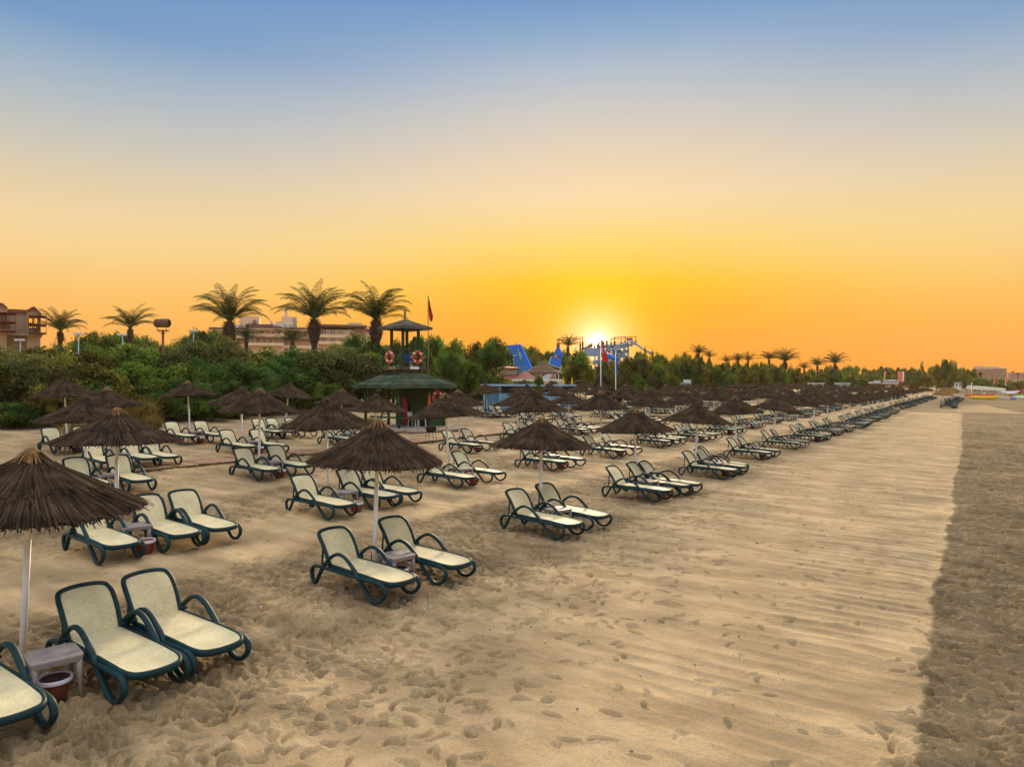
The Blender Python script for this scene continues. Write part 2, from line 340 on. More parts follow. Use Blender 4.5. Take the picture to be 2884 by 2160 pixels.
def ground():
    rad = np.concatenate([[.4, 1.2, 2.4], np.exp(np.linspace(math.log(4.2), math.log(95), 1150)), np.exp(np.linspace(math.log(95.6), math.log(260), 170)), np.exp(np.linspace(math.log(268), math.log(900), 30))])
    fine = np.linspace(R(-44), R(44), 1250)
    ang = np.concatenate([fine, np.linspace(R(44), R(316), 60)[1:-1]])
    nr, na = len(rad), len(ang)
    RR, AA = np.meshgrid(rad, ang, indexing='ij')
    X = RR*np.sin(AA); Y = RR*np.cos(AA)
    U = UX*X+UY*Y; V = -UY*X+UX*Y
    Z = np.interp(V, TVx, TVy)
    base = Z.copy()
    near = 1-sstep(45, 90, RR)
    # wavering limit between the loose churned sand and the raked band
    vw = V+.12*fbm(U*.3, V*.3, 2, 5)+.09*fbm(U*2, V*2, 2, 9)
    vth = .48+.004*U+.00008*U*U
    churn = 1-sstep(-.04, .04, vw-vth)
    rake = sstep(0, .3, vw-vth)*(1-sstep(2.9, 4.6, V+1.2*fbm(U*.25, V*.5, 3, 21)-.02*U))
    path = np.zeros_like(V)
    for c, w in ((12.4, 1.35), (17.9, 1.1), (28, 1.0), (5.8, .5)): path = np.maximum(path, np.exp(-((V-c+.4*fbm(U*.15, V*.1, 2, 3))/w)**4))
    D = .035*fbm(X*.45, Y*.45, 3, 31)+.012*fbm(X*2.2, Y*2.2, 3, 41)*(1-.6*path)
    # raked ridges across the band, running square to the rows
    ph = U/.33*2*math.pi+1.3*fbm(U*.6, V*.35, 2, 51)
    rid = (1-np.abs(np.sin(ph*.5)))**1.2
    amp = .030*np.clip(fbm(U*.5, V*.6, 3, 61)*1.2+.65, 0.22, 1)*(.45+.55*sstep(4, 16, U))
    D += rake*amp*rid*near*1.2
    # trampled rough sand: crossing crescents
    jx = U+.16*fbm(U*2.2, V*1.6, 2, 71); jy = V+.22*fbm(U*1.8, V*2, 2, 72)
    m1 = pits(jx*3.5, jy*1.25, 5, 2.1); m2 = pits(jx*5.5+7, jy*3.4, 6)
    big = .6+.5*fbm(U*.7, V*.7, 2, 74)
    D += churn*(.095*m1*big+.036*m2-.05)*near
    tr = np.clip(np.interp(V+.5*fbm(U*.4, V*.4, 3, 95), [4.7, 6.3, 7.3, 10.8, 11.3, 13.7, 14.3, 16.7, 17.2, 19, 20, 26, 30, 60], [0, .35, 1, 1, .0, .0, .95, .95, .1, .2, .7, .5, .4, .5]), 0, 1)
    q = fbm(X*3.2, Y*3.2, 2, 81)
    m3 = pits(jx*3.0+3, jy*2.0, 8, 2.3); m4 = pits(jx*5+1, jy*3.6, 9)
    D += tr*(.046*m3*np.clip(.45+1.1*fbm(U*.9, V*.9, 2, 86), 0, 1)+.016*m4+.010*fbm(X*6, Y*6, 2, 83)-.016)*near
    D *= (RR < 95)
    # individual prints
    dr = math.log(95/4.2)/1149; da = (fine[1]-fine[0]); H = np.zeros_like(D)
    prints = []
    def dens(v):
        return float(np.interp(v, [-6, .5, .8, 3.4, 4.8, 6.2, 7.0, 10.6, 11.3, 13.6, 14.3, 16.6, 17.2, 18.8, 19.6, 30, 40], [2.5, 2.5, .10, .14, .9, 1.9, 5, 5, .08, .08, 4.5, 4.5, .2, .5, 2.2, 1.5, 1]))
    rnd = random.Random(3)
    while len(prints) < 13000:
        r = 4.5+39*rnd.random()**1.25; a = rnd.uniform(-.70, .70)
        x = r*math.sin(a); y = r*math.cos(a); v = -UY*x+UX*y
        if rnd.random() < dens(v)/5: prints.append((x, y, rnd.uniform(0, 6.28), rnd.uniform(.15, .28), rnd.uniform(.08, .12), rnd.uniform(.03, .06)))
    for v0, off in ((2.55, 0), (5.9, .2), (6.4, .1), (12.2, .3)):
        uu = 2.0
        while uu < 36:
            vv = v0+.16*(-1)**int(uu/.62)+.3*math.sin(uu*.31+v0); x, y = xy(uu+off, vv)
            prints.append((x, y, math.atan2(UY, UX)+rnd.uniform(-.3, .3), .26, .105, rnd.uniform(.022, .042))); uu += rnd.uniform(.5, .75)
    for x, y, an, ln, wd, dp in prints:
        r = math.hypot(x, y); a = math.atan2(x, y)
        if r < 4.4 or r > 90 or abs(a) > .75: continue
        e = ln*1.1
        i0 = 3+int((math.log(max(r-e, 4.2)/4.2))/dr); i1 = 3+int((math.log((r+e)/4.2))/dr)+2
        j0 = max(0, int((a-e/r-fine[0])/da)); j1 = min(len(fine), int((a+e/r-fine[0])/da)+2)
        xs = X[i0:i1, j0:j1]-x; ys = Y[i0:i1, j0:j1]-y
        wb = .022*np.sin(xs*23+x*9)+.014*np.sin(ys*29+y*7); xs = xs+wb; ys = ys-wb*.7
        lx = xs*math.cos(an)+ys*math.sin(an); ly = -xs*math.sin(an)+ys*math.cos(an)
        d = np.sqrt((lx/(ln*.5))**2+(ly/(wd*.5*(1+.25*np.clip(lx/ln, -1, 1))))**2)
        H[i0:i1, j0:j1] += -dp*(1-sstep(.25, 1.10, d))+.14*dp*np.exp(-((d-1.3)/.28)**2)
    Z = base+D+np.clip(H, -.085, .014)
    Z[:3] = base[:3]
    dark = churn*(.80+.2*fbm(U*.5, V*.5, 3, 91))
    dark = np.maximum(dark, tr*.72*np.clip(.55+1.1*fbm(X*.9, Y*.9, 4, 92), 0, 1))  # relief shade of the trampled sand put into its colour
    dark = np.maximum(dark, .80*np.exp(-((U-98-.05*V+.4*fbm(V*.3, U*.3, 2, 97))/1.7)**4)*(V < 8.5))
    beyond = sstep(98.5, 99.5, U)*(V < 8.5)                    # past the crossing the sand is rough again but for one raked patch
    patch = sstep(101, 102, U)*(1-sstep(128, 150, U+4*V))*sstep(-5, -4, V+.1*(101-U)+.4*fbm(U*.2, V*.2, 2, 98))*(1-sstep(1.8, 2.6, V))
    dark = np.maximum(dark, beyond*.70*(1-patch)*(.8+.3*fbm(U*.3, V*.6, 3, 99))); dark = dark*(1-.9*patch*beyond)
    dark = np.clip(dark, 0, 1)
    nv = nr*na
    co = np.stack([X, Y, Z], -1).reshape(-1, 3).astype(np.float32)
    i = np.arange(nr-1)[:, None]; j = np.arange(na)[None, :]
    a = i*na+j; b = i*na+(j+1) % na; c = (i+1)*na+(j+1) % na; d = (i+1)*na+j
    fc = np.stack([a+0*b, d+0*a, c+0*a, b+0*a], -1).reshape(-1).astype(np.int32)
    nf = len(fc)//4
    me = bpy.data.meshes.new('sand'); me.vertices.add(nv); me.vertices.foreach_set('co', co.ravel())
    me.loops.add(len(fc)); me.loops.foreach_set('vertex_index', fc)
    me.polygons.add(nf); me.polygons.foreach_set('loop_start', np.arange(0, nf*4, 4, dtype=np.int32)); me.polygons.foreach_set('loop_total', np.full(nf, 4, np.int32))
    me.polygons.foreach_set('use_smooth', np.ones(nf, bool))
    at1 = me.attributes.new('damp_and_shade', 'FLOAT', 'POINT'); at1.data.foreach_set('value', dark.ravel().astype(np.float32))
    far = sstep(28, 44, RR)*(1-.75*path)*(1-.8*rake); at2 = me.attributes.new('far', 'FLOAT', 'POINT'); at2.data.foreach_set('value', far.ravel().astype(np.float32))
    me.materials.append(M_sand); me.update(); me.validate()
    o = ob('sand', me); tag(o, 'broad sandy beach, raked beside a band of rough darker sand', kind='structure')
ground()
M_water = pm('sea_water', (.03,.08,.10), (.04,.10,.12), .3, .15, .6, 1.5, spec=.6)
wmb = MB(); a0 = xy(-450, -72); b0 = xy(800, -72); c0 = xy(800, -420); d0 = xy(-450, -420)
wmb.add([(*a0, -1.25), (*b0, -1.25), (*c0, -1.25), (*d0, -1.25)], [(0,1,2,3)])
tag(wmb.build('sea_water', M_water), 'calm sea off the beach', kind='structure')

# ------------------------------------------------------------------ sun lounger
def make_lounger():
    t = thing('sun_lounger', '', 'sun lounger')
    prof = [(-.95,.305),(-1.09,.28),(-1.15,.19),(-1.125,.075),(-1.055,.015),(-.985,.09),(-.88,.25),(-.75,.395),(-.60,.51),(-.46,.572),(-.33,.578),(-.20,.535),
            (-.06,.44),(.08,.32),(.20,.20),(.32,.095),(.42,.024),(.53,.008),(.64,.045),(.725,.125),(.745,.205),(.69,.275),(.54,.300),(.2,.300),(-.30,.300),(-.70,.303)]
    for s in (-1, 1):
        m = MB(); m.tube(smooth_path([(x, s*.333, z) for x, z in prof], 4, True), .028, 10, True, ry=.038); m.build('armrest_leg', M_frame, t, True)
    # seat frame
    sd = [(-.72,.29,.352),(-.4,.295,.348),(0,.30,.342),(.35,.30,.334),(.62,.29,.320),(.755,.235,.306),(.805,.12,.299),(.815,0,.297)]
    path = sd+[(x,-y,z) for x, y, z in sd[-2::-1]]
    m = MB(); P = smooth_path(path, 3); m.tube([p-Vector((0,0,.014)) for p in P], .026, 8, up=(0,0,1), ry=.042)
    for x in (-.68, -.1, .52): m.beam((x,-.33,.30), (x,.33,.30), .03, .025)
    m.build('seat_frame', M_frame, t, True)
    def sheet(rows, n=9, sag=.018, mat=M_sling, nm='seat'):
        m = MB(); k = len(rows)
        for i, (x, w, z) in enumerate(rows):
            for j in range(n):
                q = -1+2*j/(n-1); m.v.append((x, q*w, z-sag*(1-q*q)*math.sin(math.pi*min(1, i/(k-1)+.0)))); m.t.append(.5)
        for i in range(k-1):
            for j in range(n-1): m.f.append((i*n+j, (i+1)*n+j, (i+1)*n+j+1, i*n+j+1))
        # give it a thickness of 4 mm
        b = len(m.v); m.v.extend([(x, y, z-.004) for x, y, z in m.v]); m.t.extend([.5]*b); m.f.extend([tuple(q+b for q in f[::-1]) for f in m.f[:]])
        return m.build(nm, mat, t, True)
    sheet([(-.72,.285,.364),(-.4,.285,.362),(0,.29,.356),(.35,.29,.348),(.60,.28,.336),(.71,.25,.326),(.765,.20,.319),(.795,.12,.314),(.805,.04,.312)], nm='seat')
    # backrest: hinge near x=-.34, leaning back, slightly bowed
    bk = [(-.72,.285,.360),(-.76,.29,.44),(-.82,.295,.545),(-.89,.297,.65),(-.97,.295,.74),(-1.045,.275,.805),(-1.08,.225,.833),(-1.10,.12,.848),(-1.105,0,.852)]
    path = bk+[(x,-y,z) for x, y, z in bk[-2::-1]]
    m = MB(); m.tube(smooth_path(path, 3), .031, 8, ry=.032, up=(1,0,.6))
    for s in (-1, 1): m.tube([(-.715,s*.275,.385),(-.715,s*.36,.385)], .035, 10)
    m.build('backrest_frame', M_frame, t, True)
    sheet([(-.715,.275,.366),(-.754,.28,.442),(-.813,.285,.549),(-.883,.287,.653),(-.963,.282,.740),(-1.030,.262,.795),(-1.060,.22,.820),(-1.078,.12,.834),(-1.083,.04,.837)], nm='backrest', sag=-.0)
    m = MB()
    for s in (-1, 1): m.beam((-.965,s*.24,.665), (-1.0,s*.24,.31), .025, .02)
    m.beam((-.975,-.28,.68), (-.975,.28,.68), .02); m.beam((-1.0,-.34,.29), (-1.0,.34,.29), .035)
    m.build('back_support', M_frame, t)
    # a one-piece far version
    snap(t); return t
LPROTO = make_lounger(); LUSED = [False]
def join_mesh(root, name):
    vs, fs, mi, mats = [], [], [], []
    for ch in root.children:
        b = len(vs); vs.extend([tuple(v.co) for v in ch.data.vertices]); mt = ch.data.materials[0]
        if mt not in mats: mats.append(mt)
        for p in ch.data.polygons: fs.append(tuple(b+i for i in p.vertices)); mi.append(mats.index(mt))
    me = bpy.data.meshes.new(name); me.from_pydata(vs, [], fs)
    for m_ in mats: me.materials.append(m_)
    me.polygons.foreach_set('material_index', mi); me.polygons.foreach_set('use_smooth', [True]*len(fs)); me.update(); return me
LFAR = join_mesh(LPROTO, 'sun_lounger')

# ------------------------------------------------------------------ thatched parasol
RAD, DROP, HH = 1.20, .66, 2.55
def prof_z(q):    # q = 0 apex .. 1 rim, height below the apex
    return -DROP*(q**.93)
def thatch_mesh(seed, mat, reeds=2500):
    r = random.Random(seed); m = MB(); n = 48
    wav = [r.uniform(-1, 1) for _ in range(9)]
    def rim(a): return 1+.034*sum(wav[k]*math.sin((k+1)*a+k) for k in range(6))
    # solid core
    vs = []; qs = [0.02, .2, .4, .6, .8, .95]
    for q in qs:
        for j in range(n):
            a = 2*math.pi*j/n; rr = RAD*q*rim(a); vs.append((rr*math.cos(a), rr*math.sin(a), HH+prof_z(q)-.012))
    for q in qs[::-1]:
        for j in range(n):
            a = 2*math.pi*j/n; rr = RAD*q*rim(a); vs.append((rr*math.cos(a), rr*math.sin(a), HH+prof_z(q)-.055))
    fs = []
    for i in range(2*len(qs)-1):
        for j in range(n): fs.append((i*n+j, (i+1)*n+j, (i+1)*n+(j+1) % n, i*n+(j+1) % n))
    m.add(vs, fs, .25)
    for k in range(reeds):
        tier = 0 if k < reeds*.62 else (1 if k < reeds*.9 else 2)
        a = r.uniform(0, 2*math.pi); da = r.gauss(0, .05)
        if tier == 0: q0, q1 = r.uniform(.28, .55), r.uniform(.95, 1.04)
        elif tier == 1: q0, q1 = .03, r.uniform(.52, .66)
        else: q0, q1 = .0, r.uniform(.18, .30)
        lift = (.004, .022, .034)[tier]+r.uniform(0, .014)
        w = r.uniform(.0035, .0075)*(1.25 if tier == 0 else 1); tn = min(1, max(0, r.gauss(.5, .27)))
        if r.random() < .06: tn = 1.15
        pts = []
        for e in (0, .5, 1):
            q = q0+(q1-q0)*e; aa = a+da*e; rr = RAD*q*rim(aa)
            sagz = -.02*e*r.random() if tier == 0 else 0
            pts.append(Vector((rr*math.cos(aa), rr*math.sin(aa), HH+prof_z(min(q, 1.05))+lift+sagz)))
        tx = Vector((-math.sin(a), math.cos(a), 0)); vs = []
        for e, p in enumerate(pts):
            ww = w*(.5+.5*e if tier else .7+.25*e)
            vs += [tuple(p-tx*ww), tuple(p+tx*ww), tuple(p+Vector((0,0,ww*1.3)))]
        m.add(vs, [(0,3,5,2),(1,2,5,4),(3,6,8,5),(4,5,8,7),(6,7,8)], tn)
    for k in range(34):     # loose reeds that have slipped or stick out past the rim
        a = r.uniform(0, 6.283); q0 = r.uniform(.35, .85); q1 = r.uniform(1.0, 1.13); dz = r.uniform(.02, .07); da = r.gauss(0, .16)
        p0 = Vector((RAD*q0*math.cos(a), RAD*q0*math.sin(a), HH+prof_z(q0)+.02)); p1 = Vector((RAD*q1*math.cos(a+da), RAD*q1*math.sin(a+da), HH+prof_z(q1)+dz)); tx = Vector((-math.sin(a), math.cos(a), 0))*.007
        m.add([tuple(p0-tx), tuple(p0+tx), tuple(p1+tx), tuple(p1-tx), tuple(p0+Vector((0,0,.01))), tuple(p1+Vector((0,0,.01)))], [(0,1,2,3),(0,4,5,3),(1,2,5,4)], r.uniform(.5, 1.2))
    # ragged fringe hanging at the rim
    for k in range(420):
        a = r.uniform(0, 2*math.pi); q = r.uniform(.94, 1.0); rr = RAD*q*rim(a); ln = r.uniform(.03, .09); w = r.uniform(.006, .012)
        p = Vector((rr*math.cos(a), rr*math.sin(a), HH+prof_z(q)-r.uniform(0, .045))); d = Vector((math.cos(a+r.gauss(0,.15)), math.sin(a+r.gauss(0,.15)), -r.uniform(.45, 1.0))).normalized()
        tx = Vector((-math.sin(a), math.cos(a), 0))*w; e = p+d*ln
        m.add([tuple(p-tx), tuple(p+tx), tuple(e+tx*.5), tuple(e-tx*.5)], [(0,1,2,3)], min(1, max(0, r.gauss(.4, .25))))
    return m.mesh('thatch', mat)
def cap_mesh(seed, mat):
    r = random.Random(seed); m = MB()
    m.lathe([(.001,.05),(.05,.045),(.085,.015),(.10,-.02)], 12, (0,0,HH+.03), .5)
    for k in range(110):
        a = r.uniform(0, 6.283); L_ = r.uniform(.10, .24); w = .007
        p = Vector((.02*math.cos(a), .02*math.sin(a), HH+.085)); e = Vector((L_*math.cos(a), L_*math.sin(a), HH+.055+prof_z(L_/RAD))); tx = Vector((-math.sin(a), math.cos(a), 0))*w
        mid = (p+e)/2+Vector((0,0,.02))
        m.add([tuple(p-tx), tuple(p+tx), tuple(mid+tx), tuple(mid-tx), tuple(e+tx), tuple(e-tx)], [(0,1,2,3),(3,2,4,5)], r.random())
    return m.mesh('cap', mat)
def make_parasol(seed, mat, capm, upper):
    t = thing('thatched_parasol', '', 'parasol')
    m = MB(); m.tube([(0,0,-.1),(0,0,1.5)], .038, 12, cap=True, up=(1,0,0)); m.build('pole_sleeve', M_polew, t, True)
    m = MB(); m.tube([(0,0,1.45),(0,0,HH-.02)], .033, 12, up=(1,0,0)); m.build('pole', upper, t, True)
    m = MB()
    for k in range(8):
        a = 2*math.pi*k/8+.2; m.beam((.03*math.cos(a), .03*math.sin(a), HH-.08), (RAD*.9*math.cos(a), RAD*.9*math.sin(a), HH+prof_z(.9)-.075), .028)
    m.tube([(RAD*.62*math.cos(2*math.pi*k/24), RAD*.62*math.sin(2*math.pi*k/24), HH+prof_z(.62)-.075) for k in range(24)], .012, 6, True, up=(0,0,1))
    m.build('ribs', M_wood, t)
    ob('canopy', thatch_mesh(seed, mat), t); ob('cap', cap_mesh(seed, capm), t)
    snap(t); return t
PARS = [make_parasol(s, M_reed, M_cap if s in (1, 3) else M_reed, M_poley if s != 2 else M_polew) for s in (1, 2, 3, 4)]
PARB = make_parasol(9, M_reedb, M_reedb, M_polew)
def make_table():
    t = thing('side_table', '', 'side table')
    m = MB(); h = .43; n = 6; P = []
    for cx_, cy_, a0 in ((.17,.17,0), (-.17,.17,90), (-.17,-.17,180), (.17,-.17,270)):
        for k in range(n): a = R(a0+90*k/(n-1)); P.append((cx_+.055*math.cos(a), cy_+.055*math.sin(a)))
    k = len(P); vs = [(x, y, h) for x, y in P]+[(x, y, h-.015) for x, y in P]+[(x*.965, y*.965, h-.06) for x, y in P]
    m.add(vs, [tuple(range(k))]+[(i, k+i, k+(i+1) % k, (i+1) % k) for i in range(k)]+[(k+i, 2*k+i, 2*k+(i+1) % k, k+(i+1) % k) for i in range(k)]+[tuple(range(2*k, 3*k))[::-1]])
    m.build('table_top', M_table, t)
    for sx_ in (-1, 1):
        for sy_ in (-1, 1):
            m = MB(); a = Vector((sx_*.178, sy_*.178, h-.045)); b = Vector((sx_*.205, sy_*.205, -.02))
            m.tube([a, a.lerp(b, .35), b], [.036, .024, .018], 8, up=(1,0,0)); m.build('leg', M_table, t, True)
    snap(t); return t
TPROTO = make_table(); TUSED = [0]
def make_bucket(mt, lined):
    t = thing('bucket', '', 'bucket')
    m = MB(); m.lathe([(.0,.0),(.10,.0),(.125,.06),(.155,.17),(.160,.235),(.172,.24),(.172,.262),(.152,.262),(.145,.17),(.10,.03)], 20); m.build('tub', mt, t, True)
    if lined:
        m = MB(); m.lathe([(.150,.20),(.158,.268),(.178,.275),(.182,.250),(.178,.225)], 26); m.build('bin_liner', M_liner, t, True)
    snap(t); return t
BP = [make_bucket(M_bucket, True), make_bucket(M_bucketb, True)]; BUSED = [0, 0]
PUSED = [0]*5

ORD = ['first','second','third','fourth','fifth','sixth','seventh','eighth','ninth','tenth','eleventh','twelfth','thirteenth','fourteenth','fifteenth','sixteenth','seventeenth','eighteenth','nineteenth','twentieth',
       'twenty-first','twenty-second','twenty-third','twenty-fourth','twenty-fifth','twenty-sixth','twenty-seventh','twenty-eighth','twenty-ninth','thirtieth','thirty-first','thirty-second','thirty-third','thirty-fourth','thirty-fifth','thirty-sixth','thirty-seventh','thirty-eighth','thirty-ninth','fortieth']
ROWN = {1: 'the row beside open sand', 2: 'the second row inland', 3: 'the third row inland', 4: 'the fourth row inland',
        5: 'the fifth row inland', 6: 'the innermost short row', 7: 'the far bleached row'}
LOUNGERS = []; LANG = math.atan2(-.64, .768)
def place_parasol(base, apex, row, idx, var, scale=1.0):
    i = 4 if row == 7 else var % 4
    pr = PARB if row == 7 else PARS[i]
    o = pr if PUSED[i] == 0 else copy_tree(pr); PUSED[i] = 1
    d = apex-base; o.location = base; q = d.to_track_quat('Z', 'Y')
    o.rotation_mode = 'QUATERNION'; o.rotation_quaternion = q @ Matrix.Rotation(random.uniform(0, 6.28), 4, 'Z').to_quaternion()
    o.scale = (scale, scale, d.length/(HH+.06))
    tag(o, ('brown thatched parasol, ' if row == 7 else 'dark thatched parasol, ')+ORD[idx]+' one along '+ROWN[row], 'parasol', 'thatched parasols in rows on the sand')
def place_lounger(p, ang, row, idx, k, n):
    LOUNGERS.append((p.length, p, ang, row, idx, k, n))
def place_table(p, ang, row, idx):
    o = TPROTO if not TUSED[0] else copy_tree(TPROTO); TUSED[0] = 1
    o.location = p; o.scale = (1.08, 1.08, 1.1); o.rotation_euler = (0, 0, ang+random.uniform(-.25, .25))
    tag(o, 'taupe side table by the '+ORD[idx]+' parasol of '+ROWN[row], 'side table', 'plastic side tables between the loungers')
def place_bucket(p, row, idx, i=0):
    o = BP[i] if not BUSED[i] else copy_tree(BP[i]); BUSED[i] = 1
    o.location = p; o.rotation_euler = (0,0,random.uniform(0,6)); s = random.uniform(.9, 1.1); o.scale = (s, s, s)
    tag(o, ('brown' if i else 'red')+' lined bucket by the '+ORD[idx]+' parasol of '+ROWN[row], 'bucket', 'litter buckets by the tables')
def fl(px, py, ang=None, left=False):
    # lounger centre from the pixel of its near (or far) front foot
    ang = LANG if ang is None else ang; g = gp(px, py); c, s = math.cos(ang), math.sin(ang)
    lx, ly = .49, (-.333 if not left else .333)
    x = g.x-(lx*c-ly*s); y = g.y-(lx*s+ly*c); return Vector((x, y, terr(x, y)))

# rows: (base px, base py, apex px, apex py or None, list of front foot pixels or pattern, table?, bucket)
ROWS = {
 1: [((62,1863),(91,1266),[(121,2051,'L'),(318,1984),(513,1914)]), ((1053,1605),(1066,1183),[(1054,1703),(1226,1650)]), ((1521,1465),(1527,1177),[(1563,1522),(1645,1496)]),
     ((1791,1373),(1787,1151),[(1840,1417),(1894,1401),(1928,1396)]), ((1957,1330),(1967,1134),'b'), ((2075,1283),(2069,1117),'a'), ((2172,1257),(2194,1117),'a'), ((2242,1237),(2251,1106),'b'),
     ((2290,1222),(2297,1105),'a'), ((2331,1212),(2332,1104),'a'), ((2371,1202),(2379,1104),'b'), ((2394,1193),None,'a'), ((2421,1184),None,'b'), ((2444,1177),None,'b'), ((2459,1170),None,'a'), ((2476,1165),None,'a'), ((2487,1160),None,'a')],
 2: [((328,1486),(327,1150),[(275,1594),(457,1560),(568,1539)]), ((922,1408),(918,1122),[(921,1467),(1050,1439),(1114,1426)]), ((1266,1336),(1251,1109),[(1285,1379),(1369,1363)]),
     ((1510,1310),(1504,1097),[(1555,1329),(1606,1320)]), ((1692,1284),(1693,1101),[(1726,1293),(1772,1284)]), ((1823,1257),(1831,1099),[(1859,1263),(1885,1257),(1905,1253)]),
     ((1927,1236),(1924,1099),'b'), ((2010,1218),(2012,1088),'b'), ((2079,1202),(2073,1098),'b'), ((2137,1189),(2138,1093),'b'), ((2183,1181),None,'b'), ((2228,1173),None,'b'), ((2261,1167),None,'a'), ((2292,1160),None,'b'), ((2318,1155),None,'b'), ((2341,1151),None,'a')],
 3: [((241,1367),(240,1116),[(228,1404),(354,1391)]), ((729,1330),(731,1095),[(726,1357),(820,1344)]), ((1055,1278),(1060,1110),'c'), ((1296,1257),(1289,1098),[(1316,1278),(1369,1271)])],
 4: [((307,1288),(300,1090),[(275,1333),(382,1322),(444,1317)]), ((681,1260),(680,1090),[(671,1284),(759,1281)]), ((958,1245),(964,1097),'c')],
 5: [((190,1258),(182,1064),[(151,1281),(240,1275)]), ((536,1228),(526,1073),[(508,1253),(592,1249)]), ((802,1213),(815,1079),[(756,1238),(796,1236),(850,1234)])],
 6: [], 7: []}
EXTRA = {3: (19.9, [31.3, 36.8, 42.6]+[48.0+5.35*i for i in range(9)]+[105+5.5*i for i in range(16)]),
         4: (25.6, [40.7, 45.9, 51.4, 56.8]+[62+5.4*i for i in range(6)]+[106+5.5*i for i in range(14)]),
         5: (30.5, [43, 48, 53, 58.3, 63.2, 68]+[73.3+5.4*i for i in range(4)]+[107+5.6*i for i in range(12)]),
         6: (34.8, [60.5, 66, 71.3, 77, 82.5]), 
         2: (15.3, [105+5.45*i for i in range(16)]),
         1: (9.6, [105+5.4*i for i in range(16)]),
         7: (4.6, [115+5.3*i for i in range(13)])}
PAT = {'a': [-1.02, .26], 'b': [-1.05, .22, .97], 'c': [-.98, .30]}
rr = random.Random(11)
for row in range(1, 8):
    items = []
    for (bx, by), ap, ls in ROWS[row]:
        b = gp(bx, by)
        if ap:
            H = (by-ap[1])*b.y/F; H = min(max(H, 2.35), 2.85); lean = (ap[0]-bx)*b.y/F
            apx = b+Vector((lean, rr.uniform(-.05, .05), H))
        else: apx = b+Vector((rr.uniform(-.15, .15), rr.uniform(-.1, .1), rr.uniform(2.45, 2.6)))
        items.append((b, apx, ls))
    if row in EXTRA:
        v0, us = EXTRA[row]
        for u_ in us:
            x, y = xy(u_+rr.uniform(-.35, .35), v0+rr.uniform(-.35, .35)); b = Vector((x, y, terr(x, y)))
            items.append((b, b+Vector((rr.uniform(-.25, .25), rr.uniform(-.2, .2), rr.uniform(2.35, 2.65))), rr.choice('abbab')))
    for idx, (b, apx, ls) in enumerate(items):
        place_parasol(b, apx, row, idx, (idx*3+row) % 4 if not (row == 1 and idx < 3) else (0, 0, 2)[idx], rr.uniform(.97, 1.04))
        ang = LANG+rr.uniform(-.06, .06)
        if row == 1 and idx < 3: ang = R((-37.0, -41.0, -45.0)[idx])
        elif idx < 3: ang = R(-40)+rr.uniform(-.03, .03)
        c, s = math.cos(ang), math.sin(ang)
        if isinstance(ls, list):
            ps = [fl(q[0], q[1], ang, len(q) > 2) for q in ls]
            for k, p in enumerate(ps): place_lounger(p, ang, row, idx, k, len(ps))
            tp = (ps[0]+ps[1])/2-Vector((c, s, 0))*.15
        else:
            ps = []
            for k, a_ in enumerate(PAT[ls]):
                a_ += rr.uniform(-.06, .06); b_ = .93+rr.uniform(-.12, .12)
                x = b.x+UX*a_+UY*b_; y = b.y+UY*a_-UX*b_
                p = Vector((x, y, terr(x, y))); place_lounger(p, ang+rr.uniform(-.03, .03), row, idx, k, len(PAT[ls])); ps.append(p)
            tp = (ps[0]+ps[1])/2-Vector((c, s, 0))*.15
        if b.y < 95:
            tp.z = terr(tp.x, tp.y); place_table(tp, ang, row, idx)
            if b.y < 60 and (idx+row) % 4 != 3 or (row, idx) in ((1,1),(2,0),(2,1)):
                front = .05 if (row, idx) in ((1,0),(1,1),(1,2)) else .42
                bp_ = tp+Vector((c, s, 0))*front; bp_.z = terr(bp_.x, bp_.y)-.01
                place_bucket(bp_, row, idx, 1 if (row, idx) == (1, 0) else 0)
LOUNGERS.sort(key=lambda q: q[0])
POS = {2: ['nearer', 'farther'], 3: ['nearest', 'middle', 'farthest']}
stuff_v, lcount = [], 0
for d, p, ang, row, idx, k, n in LOUNGERS[:292]:
    if d < 90:
        o = LPROTO if not LUSED[0] else copy_tree(LPROTO); LUSED[0] = True
    else:
        o = ob('sun_lounger', LFAR)
    o.location = p+Vector((0,0,.03)); o.rotation_euler = (0, 0, ang)
    tag(o, POS[n][k]+' cream lounger under the '+ORD[idx]+' parasol of '+ROWN[row], 'sun lounger', 'cream and green sun loungers set out in rows')
rest = LOUNGERS[292:]
if rest:
    co = np.array([v.co[:] for v in LFAR.vertices]); fcs = [tuple(p.vertices) for p in LFAR.polygons]; mi0 = [p.material_index for p in LFAR.polygons]
    vs = []; fs = []; mi = []
    for d, p, ang, *_ in rest:
        c, s = math.cos(ang), math.sin(ang); b = len(vs)
        q = np.stack([co[:,0]*c-co[:,1]*s+p.x, co[:,0]*s+co[:,1]*c+p.y, co[:,2]+p.z], -1); vs.extend(map(tuple, q)); fs.extend([tuple(b+i for i in f) for f in fcs]); mi.extend(mi0)
    me = bpy.data.meshes.new('distant_sun_loungers'); me.from_pydata(vs, [], fs)
    for m_ in LFAR.materials: me.materials.append(m_)
    me.polygons.foreach_set('material_index', mi); me.update()
    tag(ob('distant_sun_loungers', me), 'farthest cream sun loungers at the far end of the rows', 'sun loungers', kind='stuff')

